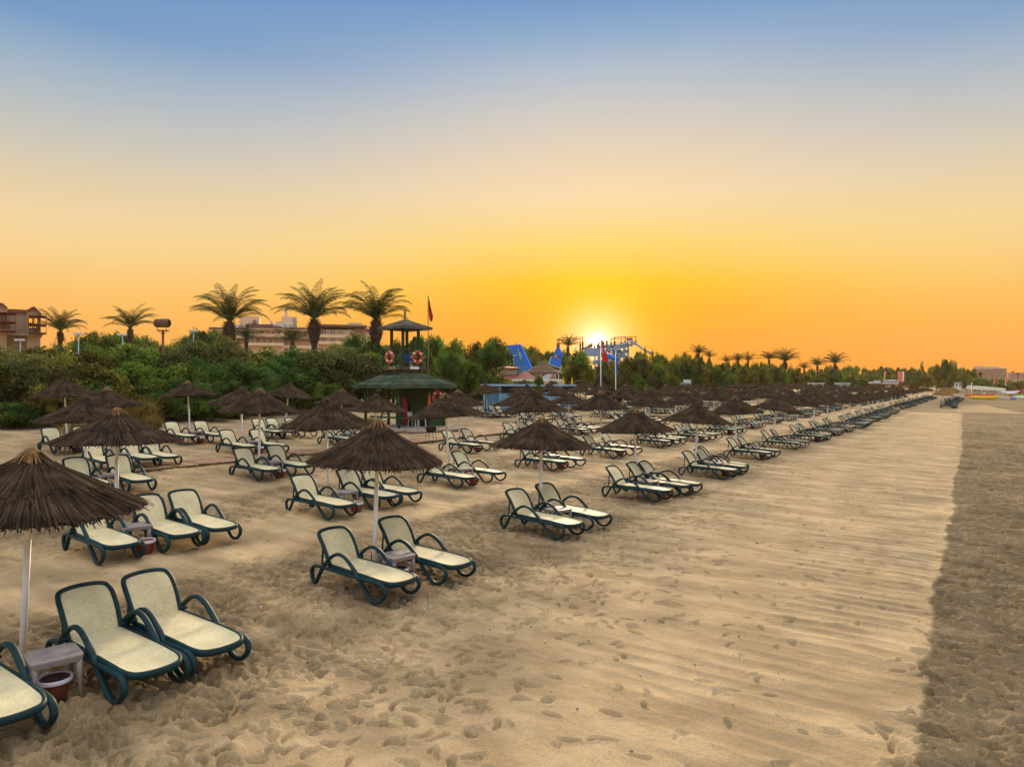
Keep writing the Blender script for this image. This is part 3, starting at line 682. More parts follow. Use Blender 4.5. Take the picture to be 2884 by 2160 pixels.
# ------------------------------------------------------------------ vegetation
def crown_mesh(seed, mat, kind='shrub', n=9000, leaf=.045):
    r = np.random.default_rng(seed); lobes = []
    nl = {'shrub': 70, 'tree': 46, 'pine': 50, 'airy': 34, 'wood': 30}[kind]
    for i in range(nl):
        d = r.normal(size=3); d /= np.linalg.norm(d); q = r.uniform(.45, .86) if kind != 'airy' else r.uniform(.3, .95)
        c = d*q
        if kind == 'shrub': z = .5+.42*c[2]; xy_ = c[:2]*(1-.25*max(0, c[2]))
        elif kind == 'pine': z = .74+.20*c[2]; xy_ = c[:2]
        elif kind == 'tree': z = .60+.36*c[2]; xy_ = c[:2]*(1-.2*abs(c[2]))
        elif kind == 'wood': z = .5+.42*c[2]; xy_ = c[:2]
        else: z = .55+.42*c[2]; xy_ = c[:2]*(1-.5*max(0, c[2]))
        lobes.append((xy_[0], xy_[1], z, r.uniform(.12, .33)*(.62 if kind == 'airy' else 1), r.uniform(.0, .95)))
    k = r.integers(0, nl, n); Lb = np.array(lobes)[k]
    d = r.normal(size=(n, 3)); d /= np.linalg.norm(d, axis=1)[:, None]; d[:, 2] = np.where(r.random(n) < .6, np.abs(d[:, 2]), d[:, 2])
    rr_ = Lb[:, 3:4]*(r.random((n, 1))**.35)
    # feathery tips: small spikes of leaves beyond each lobe
    tip = r.random((n, 1)) < .12; rr_ = np.where(tip, rr_*r.uniform(1.05, 1.35, (n, 1)), rr_)
    P = Lb[:, :3]+d*rr_*np.array([1, 1, .55 if kind == 'pine' else .62]); P[:, 2] = np.clip(P[:, 2], 0.0, 1.2)
    nrm = d+r.normal(size=(n, 3))*.75; nrm /= np.linalg.norm(nrm, axis=1)[:, None]
    a = np.cross(nrm, r.normal(size=(n, 3))); a /= np.linalg.norm(a, axis=1)[:, None]; b = np.cross(nrm, a)
    sz = leaf*r.uniform(.55, 1.25, (n, 1)); A = a*sz; B = b*sz*.5
    A[:, 2] *= .6; B[:, 2] *= .6
    V = np.stack([P-A, P+B, P+A, P-B], 1).reshape(-1, 3)
    me = bpy.data.meshes.new('crown'); me.vertices.add(4*n); me.vertices.foreach_set('co', V.astype(np.float32).ravel())
    me.loops.add(4*n); me.loops.foreach_set('vertex_index', np.arange(4*n, dtype=np.int32)); me.polygons.add(n)
    me.polygons.foreach_set('loop_start', np.arange(0, 4*n, 4, dtype=np.int32)); me.polygons.foreach_set('loop_total', np.full(n, 4, np.int32))
    at_ = me.attributes.new('tint', 'FLOAT', 'POINT'); at_.data.foreach_set('value', np.repeat(np.clip(Lb[:, 4]*.85+r.uniform(-.25, .40, n), 0, 1.2), 4).astype(np.float32))
    me.materials.append(mat); me.update(); return me
def trunk_mesh(seed, kind='shrub'):
    r = random.Random(seed); m = MB(); top = {'shrub': .55, 'tree': .62, 'pine': .72, 'airy': .75, 'wood': .6}[kind]
    p = [Vector((0,0,-.03))]; 
    for i in range(1, 6): p.append(Vector((r.uniform(-.03,.03)*i, r.uniform(-.03,.03)*i, top*i/5)))
    w = .045 if kind in ('tree', 'pine') else .03
    m.tube(p, [w, w*.9, w*.75, w*.6, w*.45, w*.25], 8, up=(1,0,0))
    for i in range(9):
        q = p[r.randint(1 if kind == 'shrub' else 3, 5)]; a = r.uniform(0, 6.28); L_ = r.uniform(.3, .7)
        e = q+Vector((math.cos(a)*L_, math.sin(a)*L_, r.uniform(.05, .25))); mid = (q+e)/2+Vector((0,0,-.04))
        m.tube([q, mid, e], [w*.4, w*.28, w*.1], 6, up=(0,0,1))
    return m.mesh('trunk', M_bark, True)
CR = {}
def crowns(kind, mats, n, leaf): CR[kind] = [(crown_mesh(100+i*7+len(kind), M_leaf[mi], kind, n, leaf), trunk_mesh(i+5, kind)) for i, mi in enumerate(mats)]
crowns('shrub', [0, 1, 2, 3, 0, 2], 15000, .046)
crowns('tree', [0, 1, 2, 0], 12000, .042)
crowns('pine', [2, 0, 2], 12000, .036)
crowns('airy', [1, 0], 2600, .05)
crowns('wood', [0, 2, 1], 7000, .05)
NAMES = {'shrub': 'shrub', 'tree': 'broadleaf_tree', 'pine': 'pine_tree', 'airy': 'sapling_tree', 'wood': 'broadleaf_tree'}
def plant(kind, x, y, w, h, label, group=None, var=None, z=None, cat=None):
    cm, tm = CR[kind][(var if var is not None else random.randrange(99)) % len(CR[kind])]
    z = terr(x, y)-.1 if z is None else z
    t = thing(NAMES[kind], label, cat or ('shrub' if kind == 'shrub' else 'tree'), (x, y, z), random.uniform(0, 6.28), group); t.scale = (w/2, w/2, h*(1.08 if kind in ('shrub', 'wood') else 1.0))
    ob('crown', cm, t); ob('trunk', tm, t); return t
def plant_px(kind, px, top, Y, wpx, label, group=None, var=None, cat=None):
    x = (px-CX)/F*Y; zt = CAMZ+(CY-top)/F*Y; z = terr(x, Y)-.1
    return plant(kind, x, Y, wpx/F*Y, max(zt-z, 1.0)/(1.02 if kind != 'pine' else 1.0), label, group, var, z, cat)

# the shrubs and trees behind the back row, from the frame's edge to the tower and beyond
TOPX = [-300, 0, 60, 100, 200, 330, 400, 450, 520, 600, 660, 700, 750, 800, 880, 930, 1010, 1080, 1180, 1250, 1300, 1340, 1400]
TOPY = [940, 942, 962, 992, 1012, 1000, 980, 985, 990, 966, 962, 984, 986, 972, 976, 962, 968, 974, 1000, 1000, 1015, 1045, 1066]
COLW = ['mid-green', 'olive', 'deep green', 'dusty green', 'bright green', 'dark green']
pr_ = random.Random(5); cnt = 0
for layer, (v0, frac, st) in enumerate(((37.6, .50, 2.1), (40.4, .80, 2.4), (43.8, 1.0, 2.6))):
    u_ = 8.0; i = 0
    while u_ < (33.5, 46, 52)[layer]:
        x, y = xy(u_+pr_.uniform(-.4, .4), v0+pr_.uniform(-.7, .7)); px = CX+F*x/y
        top = float(np.interp(px, TOPX, TOPY))+pr_.uniform(-14, 8); zt = CAMZ+(CY-top)/F*y; z = terr(x, y)-.15
        h = (zt-z)*frac*(pr_.uniform(.62, 1.25) if layer == 0 else pr_.uniform(.86, 1.06)); vi = pr_.randrange(6) if px > 280 or layer == 0 else pr_.choice([1, 3, 1])
        if px < 290 and layer == 0: vi = pr_.choice([1, 3, 1, 5])
        elif layer == 0: vi = pr_.choice([2, 5, 0, 2, 1])
        if -120 < px < 1460 and h > .8:
            plant('shrub', x, y, max(3.3, h*1.25)*pr_.uniform(.9, 1.15), h, ORD[i]+' shrub from the west end in the '+['beachside', 'middle', 'rear'][layer]+' thicket', 'shrubs of the thicket behind the parasols', vi, z); i += 1
        u_ += st*pr_.uniform(.85, 1.15)
for i, (px, by, w, h) in enumerate(((600, 1172, 2.6, 1.3), (668, 1165, 2.2, 1.0), (560, 1160, 1.8, 1.1), (900, 1150, 2.4, 1.1), (1330, 1120, 3, 1.3))):
    g = gp(px, by+14); plant('shrub', g.x, g.y, w, h, ['low green bush below the third fifth-row parasol', 'small bush on bare sand beside the low green bush', 'rounded low bush behind the far cream loungers', 'low bush on the sand west of the lifeguard tower', 'low bush between lifeguard tower and blue cabin'][i], 'low bushes on the sand', (0, 2, 4, 0, 2)[i], g.z-.05)
# taller trees standing in or behind the thicket
plant_px('airy', 421, 927, 50, 75, 'loose dark sapling beside the thatched floodlight mast', var=0)
plant_px('airy', 398, 950, 51, 60, 'loose green sapling west of the thatched floodlight mast', var=1)
plant_px('shrub', 632, 958, 52, 110, 'feathery bamboo-like bush beneath the western tall palm', var=3)
for i, (px, top, Y, w) in enumerate(((220, 965, 80, 150), (275, 932, 88, 130), (340, 938, 92, 120), (395, 945, 96, 110), (440, 960, 99, 100), (300, 985, 76, 130))):
    plant_px('pine', px, top, Y, w, ORD[i]+' domed pine from the west in the grove behind the lamp post', 'pines behind the thicket', i)
for i, (px, top, Y, w) in enumerate(((520, 948, 120, 90), (568, 928, 125, 110), (612, 925, 128, 100), (490, 975, 110, 60))):
    plant_px('pine', px, top, Y, w, ORD[i]+' dark pine in front of the west wing of the ochre hotel', 'dark pines by the hotel', 2*i)
for i, (px, top, Y, w) in enumerate(((1010, 940, 62, 110), (1110, 945, 66, 110), (1170, 940, 70, 100), (1225, 945, 76, 90), (1280, 948, 74, 100), (1345, 952, 68, 130), (1390, 955, 66, 110), (960, 960, 60, 90), (1200, 985, 58, 90), (1265, 990, 56, 90), (1060, 960, 60, 100), (1320, 1000, 60, 90))):
    plant_px('tree' if i % 3 else 'pine', px, top, Y, w, ORD[i]+' tree planted in the dark grove behind the lifeguard tower', 'trees behind the lifeguard tower', i)
for i, (px, top, Y, w) in enumerate(((1465, 968, 165, 90), (1500, 966, 170, 90), (1545, 985, 170, 80), (1590, 978, 165, 80), (1530, 1010, 150, 90), (1430, 990, 150, 80), (1480, 1000, 140, 70), (1560, 1015, 145, 70))):
    plant_px('tree', px, top, Y, w, ORD[i]+' hazy tree between and behind the two blue water slides', 'trees behind the water slides', i)
plant_px('tree', 1634, 980, 76, 104, 'large round light green tree in front of the slide tower', var=0)
plant_px('tree', 1628, 1010, 75.4, 96, 'lower crown of a round tree behind the yellow folded parasols', var=1)
for i, (px, top, Y, w) in enumerate(((1712, 1012, 82, 80), (1755, 1010, 80, 90), (1802, 1004, 80, 100), (1848, 1022, 82, 80), (1700, 1045, 78, 70), (1880, 1035, 86, 70), (1740, 1050, 76, 70), (1790, 1050, 77, 80), (1840, 1055, 79, 70))):
    plant_px('shrub', px, top, Y, w, ORD[i]+' big dusty shrub behind the flagpoles counting eastward', 'big shrubs behind the flagpoles', (3, 1, 3, 0)[i % 4])
for i, (px, top, Y, w) in enumerate(((1815, 962, 120, 40), (1838, 966, 122, 36), (1795, 985, 118, 50), (1858, 985, 118, 46))):
    plant_px('airy' if i < 2 else 'tree', px, top, Y, w, ORD[i]+' dark conifer-like tree beside the end of the pale slide', 'trees beside the pale slide', i)
TX = [1860, 1917, 1945, 1985, 2030, 2080, 2145, 2190, 2240, 2280, 2330, 2370, 2400, 2450, 2500, 2560, 2600]
TY = [1000, 992, 984, 1000, 1012, 1016, 1012, 1014, 1030, 1042, 1044, 1040, 1062, 1075, 1078, 1078, 1078]
n_ = 0
for layer in range(3):
    px = 1862.0
    while px < 2420:
        top = float(np.interp(px, TX, TY))+pr_.uniform(-8, 6)+(0, 14, 28)[layer]
        Y = float(np.interp(px, [1860, 2100, 2300, 2420], [100, 140, 190, 230]))-layer*5+pr_.uniform(-3, 3)
        if top < 1078: plant_px('wood', px, top, Y, pr_.uniform(48, 80)*(1 if px < 2200 else .8), ORD[n_ % 40]+' tree counting eastward in the '+['rear', 'middle', 'beachside'][layer]+' belt beyond the huts', 'trees in the belt beyond the huts'); n_ += 1
        px += pr_.uniform(26, 40)
    n_ = 0
for i, px in enumerate(range(2330, 2760, 22)):
    plant_px('wood', px, 1030+pr_.uniform(-3, 8)+(4 if px > 2600 else 0), 330+pr_.uniform(-10, 10), 44, ORD[i]+' tree counting eastward in the distant belt behind the banners', 'trees of the distant belt')
for i, px in enumerate(range(2420, 2900, 24)):
    plant_px('wood', px, float(np.interp(px, [2420, 2600, 2700, 2780, 2900], [1050, 1052, 1055, 1062, 1070]))+pr_.uniform(-3, 4), 270+pr_.uniform(-8, 8), 40, ORD[i]+' low tree counting eastward behind the boats and banners', 'low trees behind the boats')
plant_px('airy', 2596, 1008, 300, 20, 'thin tall tree rising over the distant belt', var=0)
plant_px('tree', 2637, 1020, 262, 40, 'ragged eucalyptus west of the tallest distant tree', var=1)
plant_px('tree', 2664, 1008, 260, 42, 'tallest ragged distant tree over the bleached parasols', var=2)
plant_px('tree', 2682, 1010, 262, 30, 'narrow dense tree touching the tallest distant tree', var=0)
plant_px('shrub', 2570, 1073, 182, 24, 'light green round bush beside the water sports sign', var=3)
for i, (px, top, w) in enumerate(((2350, 1052, 44), (2395, 1058, 50), (2432, 1066, 40), (2310, 1060, 40))):
    plant_px('tree', px, top, 172, w, ORD[i]+' dark rounded tree near the pale hut roofs', 'rounded trees near the hut roofs', 2)
for i, (px, top, Y, w) in enumerate(((1400, 1062, 84, 50), (1440, 1070, 80, 46), (1480, 1070, 79, 50), (1520, 1058, 77, 36), (1560, 1074, 78, 46), (1500, 1078, 72, 50), (1605, 1078, 74, 30))):
    plant_px('shrub', px, top, Y, w, ORD[i]+' garden shrub between the blue cabins and beach bar', 'garden shrubs by the beach bar', 4)

for i, px in enumerate(range(1268, 1424, 22)):
    plant_px('shrub', px, 1046+(i*7) % 13+(i-3 if i > 3 else 0)*2, 63, 62, ORD[i]+' shrub counting eastward from the tower before the dark grove', 'shrubs before the dark grove', (2, 5, 0, 1)[i % 4])
for i, px in enumerate(range(1395, 1725, 26)):
    plant_px('wood', px, 1022+(i*5) % 12, 172, 46, ORD[i]+' distant tree counting eastward behind the slides and bar', 'distant trees behind the slides')
# palms
def palm_meshes(seed, nf=40, boot=True, droop=1.0):
    r = random.Random(seed); m = MB(); rad = 3.6
    for k in range(nf):
        a = k*2.39996+r.uniform(-.2, .2); e0 = R(84-56*(k/nf)**.85+r.uniform(-11, 11)); Ln = rad*r.uniform(.92, 1.22)
        p = Vector((math.cos(a)*.12, math.sin(a)*.12, 0)); el_ = e0; pts = [p.copy()]; ns = 12; side = r.uniform(-.6, .6); bend = r.uniform(.75, 1.25)
        for i in range(ns):
            d = Vector((math.cos(a)*math.cos(el_), math.sin(a)*math.cos(el_), math.sin(el_))); p = p+d*Ln/ns; pts.append(p.copy()); el_ -= R(8.6)*droop*bend*(.10+(i/ns)**1.2*2.0); a += side/ns
        t_ = r.uniform(.2, .8)
        m.tube(pts, [.035*(1-.8*i/ns) for i in range(ns+1)], 4, up=(0,0,1), t=.75, cap=False)
        nl = 42
        for i in range(nl):
            q = .14+.86*i/(nl-1); f = q*ns; i0 = min(int(f), ns-1); c = pts[i0].lerp(pts[i0+1], f-i0); d = (pts[i0+1]-pts[i0]).normalized()
            sd = d.cross(Vector((0,0,1))); sd = sd.normalized() if sd.length > .05 else Vector((1,0,0)); up = sd.cross(d)
            ll = .56*math.sin(math.pi*min(1, q*.9+.12))**.6*r.uniform(.85, 1.1)+.05
            for s in (-1, 1):
                dv = (sd*s*.62+d*.60+up*(.18-.2*q)+Vector((0,0,-.42+r.uniform(-.15,.15)))).normalized(); w_ = d*.018
                e = c+dv*ll; e2 = e+Vector((0,0,-.10*ll)); mid = c+dv*ll*.6
                m.add([tuple(c-w_*.6), tuple(c+w_*.6), tuple(mid+w_), tuple(mid-w_), tuple(e2)], [(0,1,2,3),(3,2,4)], t_+r.uniform(-.15, .15))
    crown = m.mesh('fronds', M_frond)
    b = MB()
    H = 7.0
    prof = []
    for i in range(40):
        z = -H+H*i/39; q = i/39; rr0 = .27-.04*math.sin(q*2.2)
        if boot: rr0 += .30*math.exp(-((z+1.0)/.75)**2)
        else: rr0 += .12*math.exp(-((z+.4)/.5)**2)
        if z > -.35: rr0 *= max(.25, -z/.35+.15)
        prof.append((rr0*(1+.07*(i % 2)), z))
    b.lathe(prof, 14)
    for k in range(300 if boot else 120):
        z = r.uniform(-2.1, -.2) if boot else r.uniform(-1.6, -.1); a = r.uniform(0, 6.28); ir = float(np.interp(z, [p[1] for p in prof], [p[0] for p in prof])); o_ = r.uniform(.10, .26)
        p = Vector((ir*.9*math.cos(a), ir*.9*math.sin(a), z)); e = Vector(((ir+o_)*math.cos(a), (ir+o_)*math.sin(a), z+o_*1.5)); tx = Vector((-math.sin(a), math.cos(a), 0))*.05
        b.add([tuple(p-tx), tuple(p+tx), tuple(e+tx*.4), tuple(e-tx*.4)], [(0,1,2,3)], r.random())
    trunk = b.mesh('trunk', M_palmb)
    dr_ = MB()
    for k in range(26):
        a = r.uniform(0, 6.28); p = Vector((math.cos(a)*.3, math.sin(a)*.3, -.3)); L_ = r.uniform(.9, 1.9)
        for q in range(7):
            s0 = p+Vector((math.cos(a)*.35*q/7*L_, math.sin(a)*.35*q/7*L_, -L_*q/7)); dv = Vector((r.gauss(0,.3), r.gauss(0,.3), -.6)).normalized()*.35; tx = Vector((-math.sin(a), math.cos(a), 0))*.03
            dr_.add([tuple(s0-tx), tuple(s0+tx), tuple(s0+dv+tx*.3), tuple(s0+dv-tx*.3)], [(0,1,2,3)], r.random())
    return crown, trunk, dr_.mesh('dead_fronds', M_fronddry)
PALM = [palm_meshes(1, 35), palm_meshes(2, 39), palm_meshes(3, 36), palm_meshes(4, 33, False), palm_meshes(5, 26, False, .8)]
def palm(px, cy, Y, wpx, var, label, skirt=False, group='date palms', th=None):
    x = (px-CX)/F*Y; zc = CAMZ+(CY-cy)/F*Y; s = wpx/F*Y/6.6; z = terr(x, Y)
    t = thing('palm_tree', label, 'palm tree', (x, Y, zc), random.uniform(0, 6.28), group); t.scale = (s, s, s)
    c, tr, dr_ = PALM[var]; ob('fronds', c, t); k = ob('trunk', tr, t); k.scale = (1, 1, max(.4, (zc-z+.3)/s/7.0))
    if skirt: ob('dead_fronds', dr_, t)
    return t
palm(647, 903, 63, 212, 0, 'tall date palm, westernmost of three before the ochre hotel')
palm(885, 896, 64, 208, 1, 'tallest date palm, middle of the trio before the ochre hotel')
palm(1059, 899, 62, 214, 2, 'tall date palm rising directly behind the lifeguard tower')
palm(367, 922, 84, 134, 3, 'date palm with brown skirt beside the twin-headed lamp post', True)
palm(170, 930, 84, 138, 3, 'bushy date palm beside the gabled brown hotel', True)
palm(694, 955, 74, 92, 4, 'small green palm under the western tall palm', group='small palms')
palm(823, 962, 76, 104, 4, 'small green palm between the two tallest palms', group='small palms')
palm(303, 972, 90, 72, 4, 'greyish palm in front of the domed pines', True, group='small palms')
palm(1395, 966, 105, 44, 4, 'small palm top beside the nearer blue slide', group='small palms')
palm(1600, 975, 105, 70, 4, 'dark palm before the western scaffold platform', group='small palms')
for i, (px, cy, w, var) in enumerate(((1968, 996, 60, 3), (1998, 1006, 46, 4), (2047, 1020, 46, 4), (2078, 1016, 52, 3), (2107, 1016, 54, 4), (2166, 1012, 60, 3), (2211, 1018, 82, 0), (2265, 1038, 44, 4), (2302, 1030, 56, 3), (2352, 1024, 74, 3))):
    palm(px, cy, float(np.interp(px, [1960, 2360], [128, 188])), w, var, ORD[i]+' palm counting eastward above the distant tree belt', False, 'palms above the distant tree belt')
palm(2866, 1056, 300, 16, 4, 'tiny palm before the farthest pale hotel', group='distant palms'); palm(2852, 1050, 420, 12, 4, 'tiny palm beside the farthest pale hotel', group='distant palms')

# dry grass tufts
def grass(px, py, w, h, n, label):
    g = gp(px, py); m = MB(); r = random.Random(px)
    for k in range(n):
        a = r.uniform(0, 6.28); q = w*.35*r.random()**.5; b = Vector((q*math.cos(a), q*math.sin(a), 0)); L_ = h*r.uniform(.6, 1.1); ln = Vector((r.gauss(0,.28), r.gauss(0,.28), 1)).normalized()
        mid = b+ln*L_*.6; e = b+Vector((ln.x*1.9, ln.y*1.9, ln.z*.95))*L_; tx = Vector((math.sin(a), math.cos(a), 0))*.010
        m.add([tuple(b-tx), tuple(b+tx), tuple(mid+tx), tuple(mid-tx), tuple(e)], [(0,1,2,3),(3,2,4)], r.random())
    o = m.build('grass_tuft', M_grass); o.location = g; tag(o, label, 'grass tuft', 'dry grass tufts')
grass(385, 1198, 2.0, 1.6, 700, 'tall straw-coloured grass tuft beside the dark shrubs')
grass(430, 1205, 1.2, .8, 260, 'short straw-coloured tuft east of the tall grass')
grass(215, 1235, 1.4, .9, 300, 'dry yellow tuft behind the westernmost row parasol')
grass(1040, 1195, 1.4, .5, 300, 'flattened dry tuft at the foot of the lifeguard tower')

# ------------------------------------------------------------------ boardwalk
m = MB(); r_ = random.Random(4); u_ = 5.5
while u_ < 92:
    x, y = xy(u_, 22.6+.12*math.sin(u_*.2)); z = terr(x, y)
    m.box((x, y, z+.045+r_.uniform(-.006, .006)), (.105, 1.5+r_.uniform(-.05, .05), .03), math.atan2(UY, UX)+r_.gauss(0, .02), r_.random()); u_ += .135
M_plank = pm('boardwalk_planks', (.36,.215,.12), (.25,.15,.09), 3, .85, .3, tint=.4)
tag(m.build('boardwalk', M_plank), 'slatted wooden boardwalk running along the sand between the rows', 'boardwalk')
for i, (u0, nm) in enumerate(((98.5, 'slatted crossing path at the gap between the two blocks of rows'),)):
    m = MB(); v_ = 10.0
    while v_ < 33:
        x, y = xy(u0, v_); m.box((x, y, terr(x, y)+.05), (.12, 1.5, .03), math.atan2(UY, UX)+R(90), r_.random()); v_ += .15
    tag(m.build('boardwalk', M_plank), nm, 'boardwalk')

# ------------------------------------------------------------------ lifeguard tower
def torus_part(name, mat, parent, c, Rm, rm, nrm, t0=0, t1=2*math.pi, seg=32):
    nrm = Vector(nrm).normalized(); a = nrm.cross(Vector((0,0,1))); a = a.normalized() if a.length > .01 else Vector((1,0,0)); b = nrm.cross(a); k = seg if t1-t0 > 6.2 else 6
    pts = [Vector(c)+a*Rm*math.cos(t0+(t1-t0)*i/(k if t1-t0 > 6.2 else k-1))+b*Rm*math.sin(t0+(t1-t0)*i/(k if t1-t0 > 6.2 else k-1)) for i in range(k)]
    m = MB(); m.tube(pts, rm, 10, t1-t0 > 6.2, up=nrm); return m.build(name, mat, parent, True)
def lifebuoy(loc, nrm, label, mat=M_orange, s=1):
    t = thing('lifebuoy', label, 'lifebuoy', loc, 0, 'lifebuoys'); torus_part('ring', mat, t, (0,0,0), .29*s, .075*s, nrm)
    for k in range(4): torus_part('band', M_white, t, (0,0,0), .29*s, .079*s, nrm, k*math.pi/2+.7, k*math.pi/2+.95)
    nv = Vector(nrm).normalized(); a = nv.cross(Vector((0,0,1))).normalized(); pts = [nv*.03+(a*math.cos(w)+Vector((0,0,1))*math.sin(w))*(.37+.03*math.cos(4*w))*s for w in [2*math.pi*k/32 for k in range(32)]]
    m = MB(); m.tube(pts, .009, 5, True, up=nv); m.build('rope', M_cream, t); return t
fp = gp(1136, 1217); A = 1.59; tc_ = Vector((fp.x-.25, fp.y+A*math.sqrt(2), terr(fp.x, fp.y+2))); RT = R(45)
T = thing('lifeguard_tower', 'green wooden lifeguard tower with hut below and roofed lookout above', 'lifeguard tower', tc_, RT)
def W(x, y, z): return tc_+Vector(((x-y)*math.cos(RT), (x+y)*math.sin(RT), z))
m = MB(); m.box((0,0,.08), (4.1,4.1,.16)); m.box((.3,-2.3,.03), (3.6,.9,.12)); m.build('deck', M_concrete, T)
for x, y in ((-A,-A), (A-.02,-A+.02), (-A,A), (.44,-A), (0,A)):
    m = MB(); m.tube([(x,y,.1),(x,y,2.42)], .085, 10, up=(1,0,0)); 
    for s in (-1, 1):
        if abs(x) > 1: m.beam((x,y,1.95), (x-.45*(1 if x > 0 else -1),y,2.4), .07) if s > 0 else m.beam((x,y,1.95), (x,y-.45*(1 if y > 0 else -1),2.4), .07)
    m.build('post', M_grw, T, True)
m = MB()      # shiplap hut walls: each board leans out a little
nb = 17
for k in range(nb):
    z0 = .16+2.26*k/nb; hb = 2.26/nb
    m.box((.51-.012, 0, z0+hb/2), (.03, 3.14, hb-.012), rot=Matrix.Rotation(R(7), 3, 'Y'))
    m.box((1.05, -1.575, z0+hb/2), (1.04, .03, hb-.012), rot=Matrix.Rotation(R(-7), 3, 'X'))
    m.box((1.58, 0, z0+hb/2), (.03, 3.14, hb-.012)); m.box((1.05, 1.575, z0+hb/2), (1.04, .03, hb-.012))
m.build('hut_wall', M_grw, T)
def hip(m, h0, z0, h1, z1, rows, tt=None):
    r = random.Random(3)
    for k in range(rows):
        a0, a1 = k/rows, (k+1)/rows; r0 = h0+(h1-h0)*a0; r1 = h0+(h1-h0)*a1; y0 = z0+(z1-z0)*a0+.02; y1 = z0+(z1-z0)*a1+.005
        for q in range(4):
            c, s = ((1,0),(0,1),(-1,0),(0,-1))[q]; f = lambda x, y, z: (x*c-y*s, x*s+y*c, z)
            m.add([f(-r0,-r0,y0), f(r0,-r0,y0), f(r1,-r1,y1), f(-r1,-r1,y1), f(-r0,-r0,y0-.03), f(r0,-r0,y0-.03)], [(0,1,2,3),(4,5,1,0)], r.random())
m = MB(); hip(m, 2.09, 2.50, .62, 3.22, 12); m.box((0,0,3.2), (1.24,1.24,.06)); 
for q in range(4):
    c, s = ((1,1),(-1,1),(-1,-1),(1,-1))[q]; m.beam((2.09*c,2.09*s,2.53), (.62*c,.62*s,3.25), .09, .05)
roof = m.build('roof', M_grr, T)
m = MB()
for q in range(4):
    c, s = ((1,0),(0,1),(-1,0),(0,-1))[q]; m.box((2.10*s if s else 0, -2.10*c if c else 0, 2.42), ((4.23 if c else .04), (4.23 if s else .04), .19))
m.build('eave_board', M_grr, roof)
m = MB(); m.box((0,0,2.38), (4.0,4.0,.04)); m.build('ceiling', M_grw, T)
m = MB(); m.box((0,0,3.42), (1.84,1.84,.07)); m.box((0,0,3.30), (1.3,1.3,.16))
for q in range(4):
    c, s = ((1,0),(0,1),(-1,0),(0,-1))[q]; m.box((.905*s, -.905*c, 3.45), ((1.86 if c else .04), (1.86 if s else .04), .17))
m.build('lookout_floor', M_grey, T)
m = MB()
for x, y in ((-.54,-.54),(.54,-.54),(-.54,.54),(.54,.54)): m.box((x,y,4.5), (.13,.13,2.35))
m.build('lookout_post', M_grw, T)
for q in range(4):
    m = MB(); c, s = ((1,0),(0,1),(-1,0),(0,-1))[q]; f = lambda a, z: Vector((a*c+.905*s, a*s-.905*c, z))
    m.beam(f(-.905,4.48), f(.905,4.48), .07); m.beam(f(-.905,3.72), f(.905,3.72), .05)
    for a in (-.885, 0, .885): m.beam(f(a,3.4), f(a,4.5), .07)
    for a in (-.9, 0): m.beam(f(a,3.75), f(a+.9,4.46), .045); m.beam(f(a,4.46), f(a+.9,3.75), .045)
    m.build('railing', M_grw, T)
m = MB(); hip(m, 1.13, 5.76, .02, 6.25, 8); m.box((0,0,5.70), (2.24,2.24,.10)); m.build('lookout_roof', M_grey, T)
m = MB(); m.tube([(0,0,6.15),(0,0,6.82)], .065, 8, up=(1,0,0)); m.build('finial', M_wood, T)
m = MB()
for s in (-.25, .25): m.beam((-.9+s, .9, .1), (-.2+s, .6, 3.3), .06, .09)
for k in range(8): m.beam((-1.15+.085*k, .9-.037*k, .45+.38*k), (-.65+.085*k, .9-.037*k, .45+.38*k), .05)
m.build('ladder', M_grey, T)
m = MB(); m.box((-.5,-A+.02,.72), (2.1,.05,.10)); m.box((-A+.02,-.2,.72), (.05,2.7,.10)); m.box((-.7,-1.1,.70), (1.4,.6,.05)); m.build('bench_rail', M_grw, T)
def text_mesh(s, size, mat, ext=.01, bold=False):
    c = bpy.data.curves.new('lettering', 'FONT'); c.body = s; c.size = size; c.extrude = ext; c.align_x = 'CENTER'; c.align_y = 'CENTER'
    if bold: c.offset = size*.02
    o = bpy.data.objects.new('tmp', c); col.objects.link(o); dg = bpy.context.evaluated_depsgraph_get(); dg.update()
    me = bpy.data.meshes.new_from_object(o.evaluated_get(dg)); bpy.data.objects.remove(o); me.materials.clear(); me.materials.append(mat); return me
def sign_board(name, label, loc, w, h, rz, txt, tmat, bmat, tsize, roll=0):
    t = thing(name, label, 'sign', loc, rz); m = MB(); m.box((0,0,0), (w,.03,h)); m.build('board', bmat, t)
    if txt: o = ob('lettering', text_mesh(txt, tsize, tmat, .006, True), t); o.location = (0,-.028,0); o.rotation_euler = (R(90),0,0)
    return t
sign_board('name_sign', 'white sign with red lettering on the west face of the lookout', W(-.96, -.10, 3.46), .62, .15, R(-45), 'CANKURTARAN', M_red, M_cream, .088)
sign_board('name_sign', 'blank white sign on the east face of the lookout', W(-.05, -.96, 3.46), .60, .15, R(45), None, M_red, M_white, .1)
lifebuoy(W(-1.03, .05, 4.06), (-1,-1,0), 'orange lifebuoy hung on the west rail of the lookout')
o = lifebuoy(W(.08, -1.03, 4.06), (1,-1,0), 'red lifebuoy hung on the east rail of the lookout', M_red)
lifebuoy(W(1.0, -1.70, 1.82), (1,-1,0), 'red lifebuoy on the green wall of the lifeguard hut', M_red)
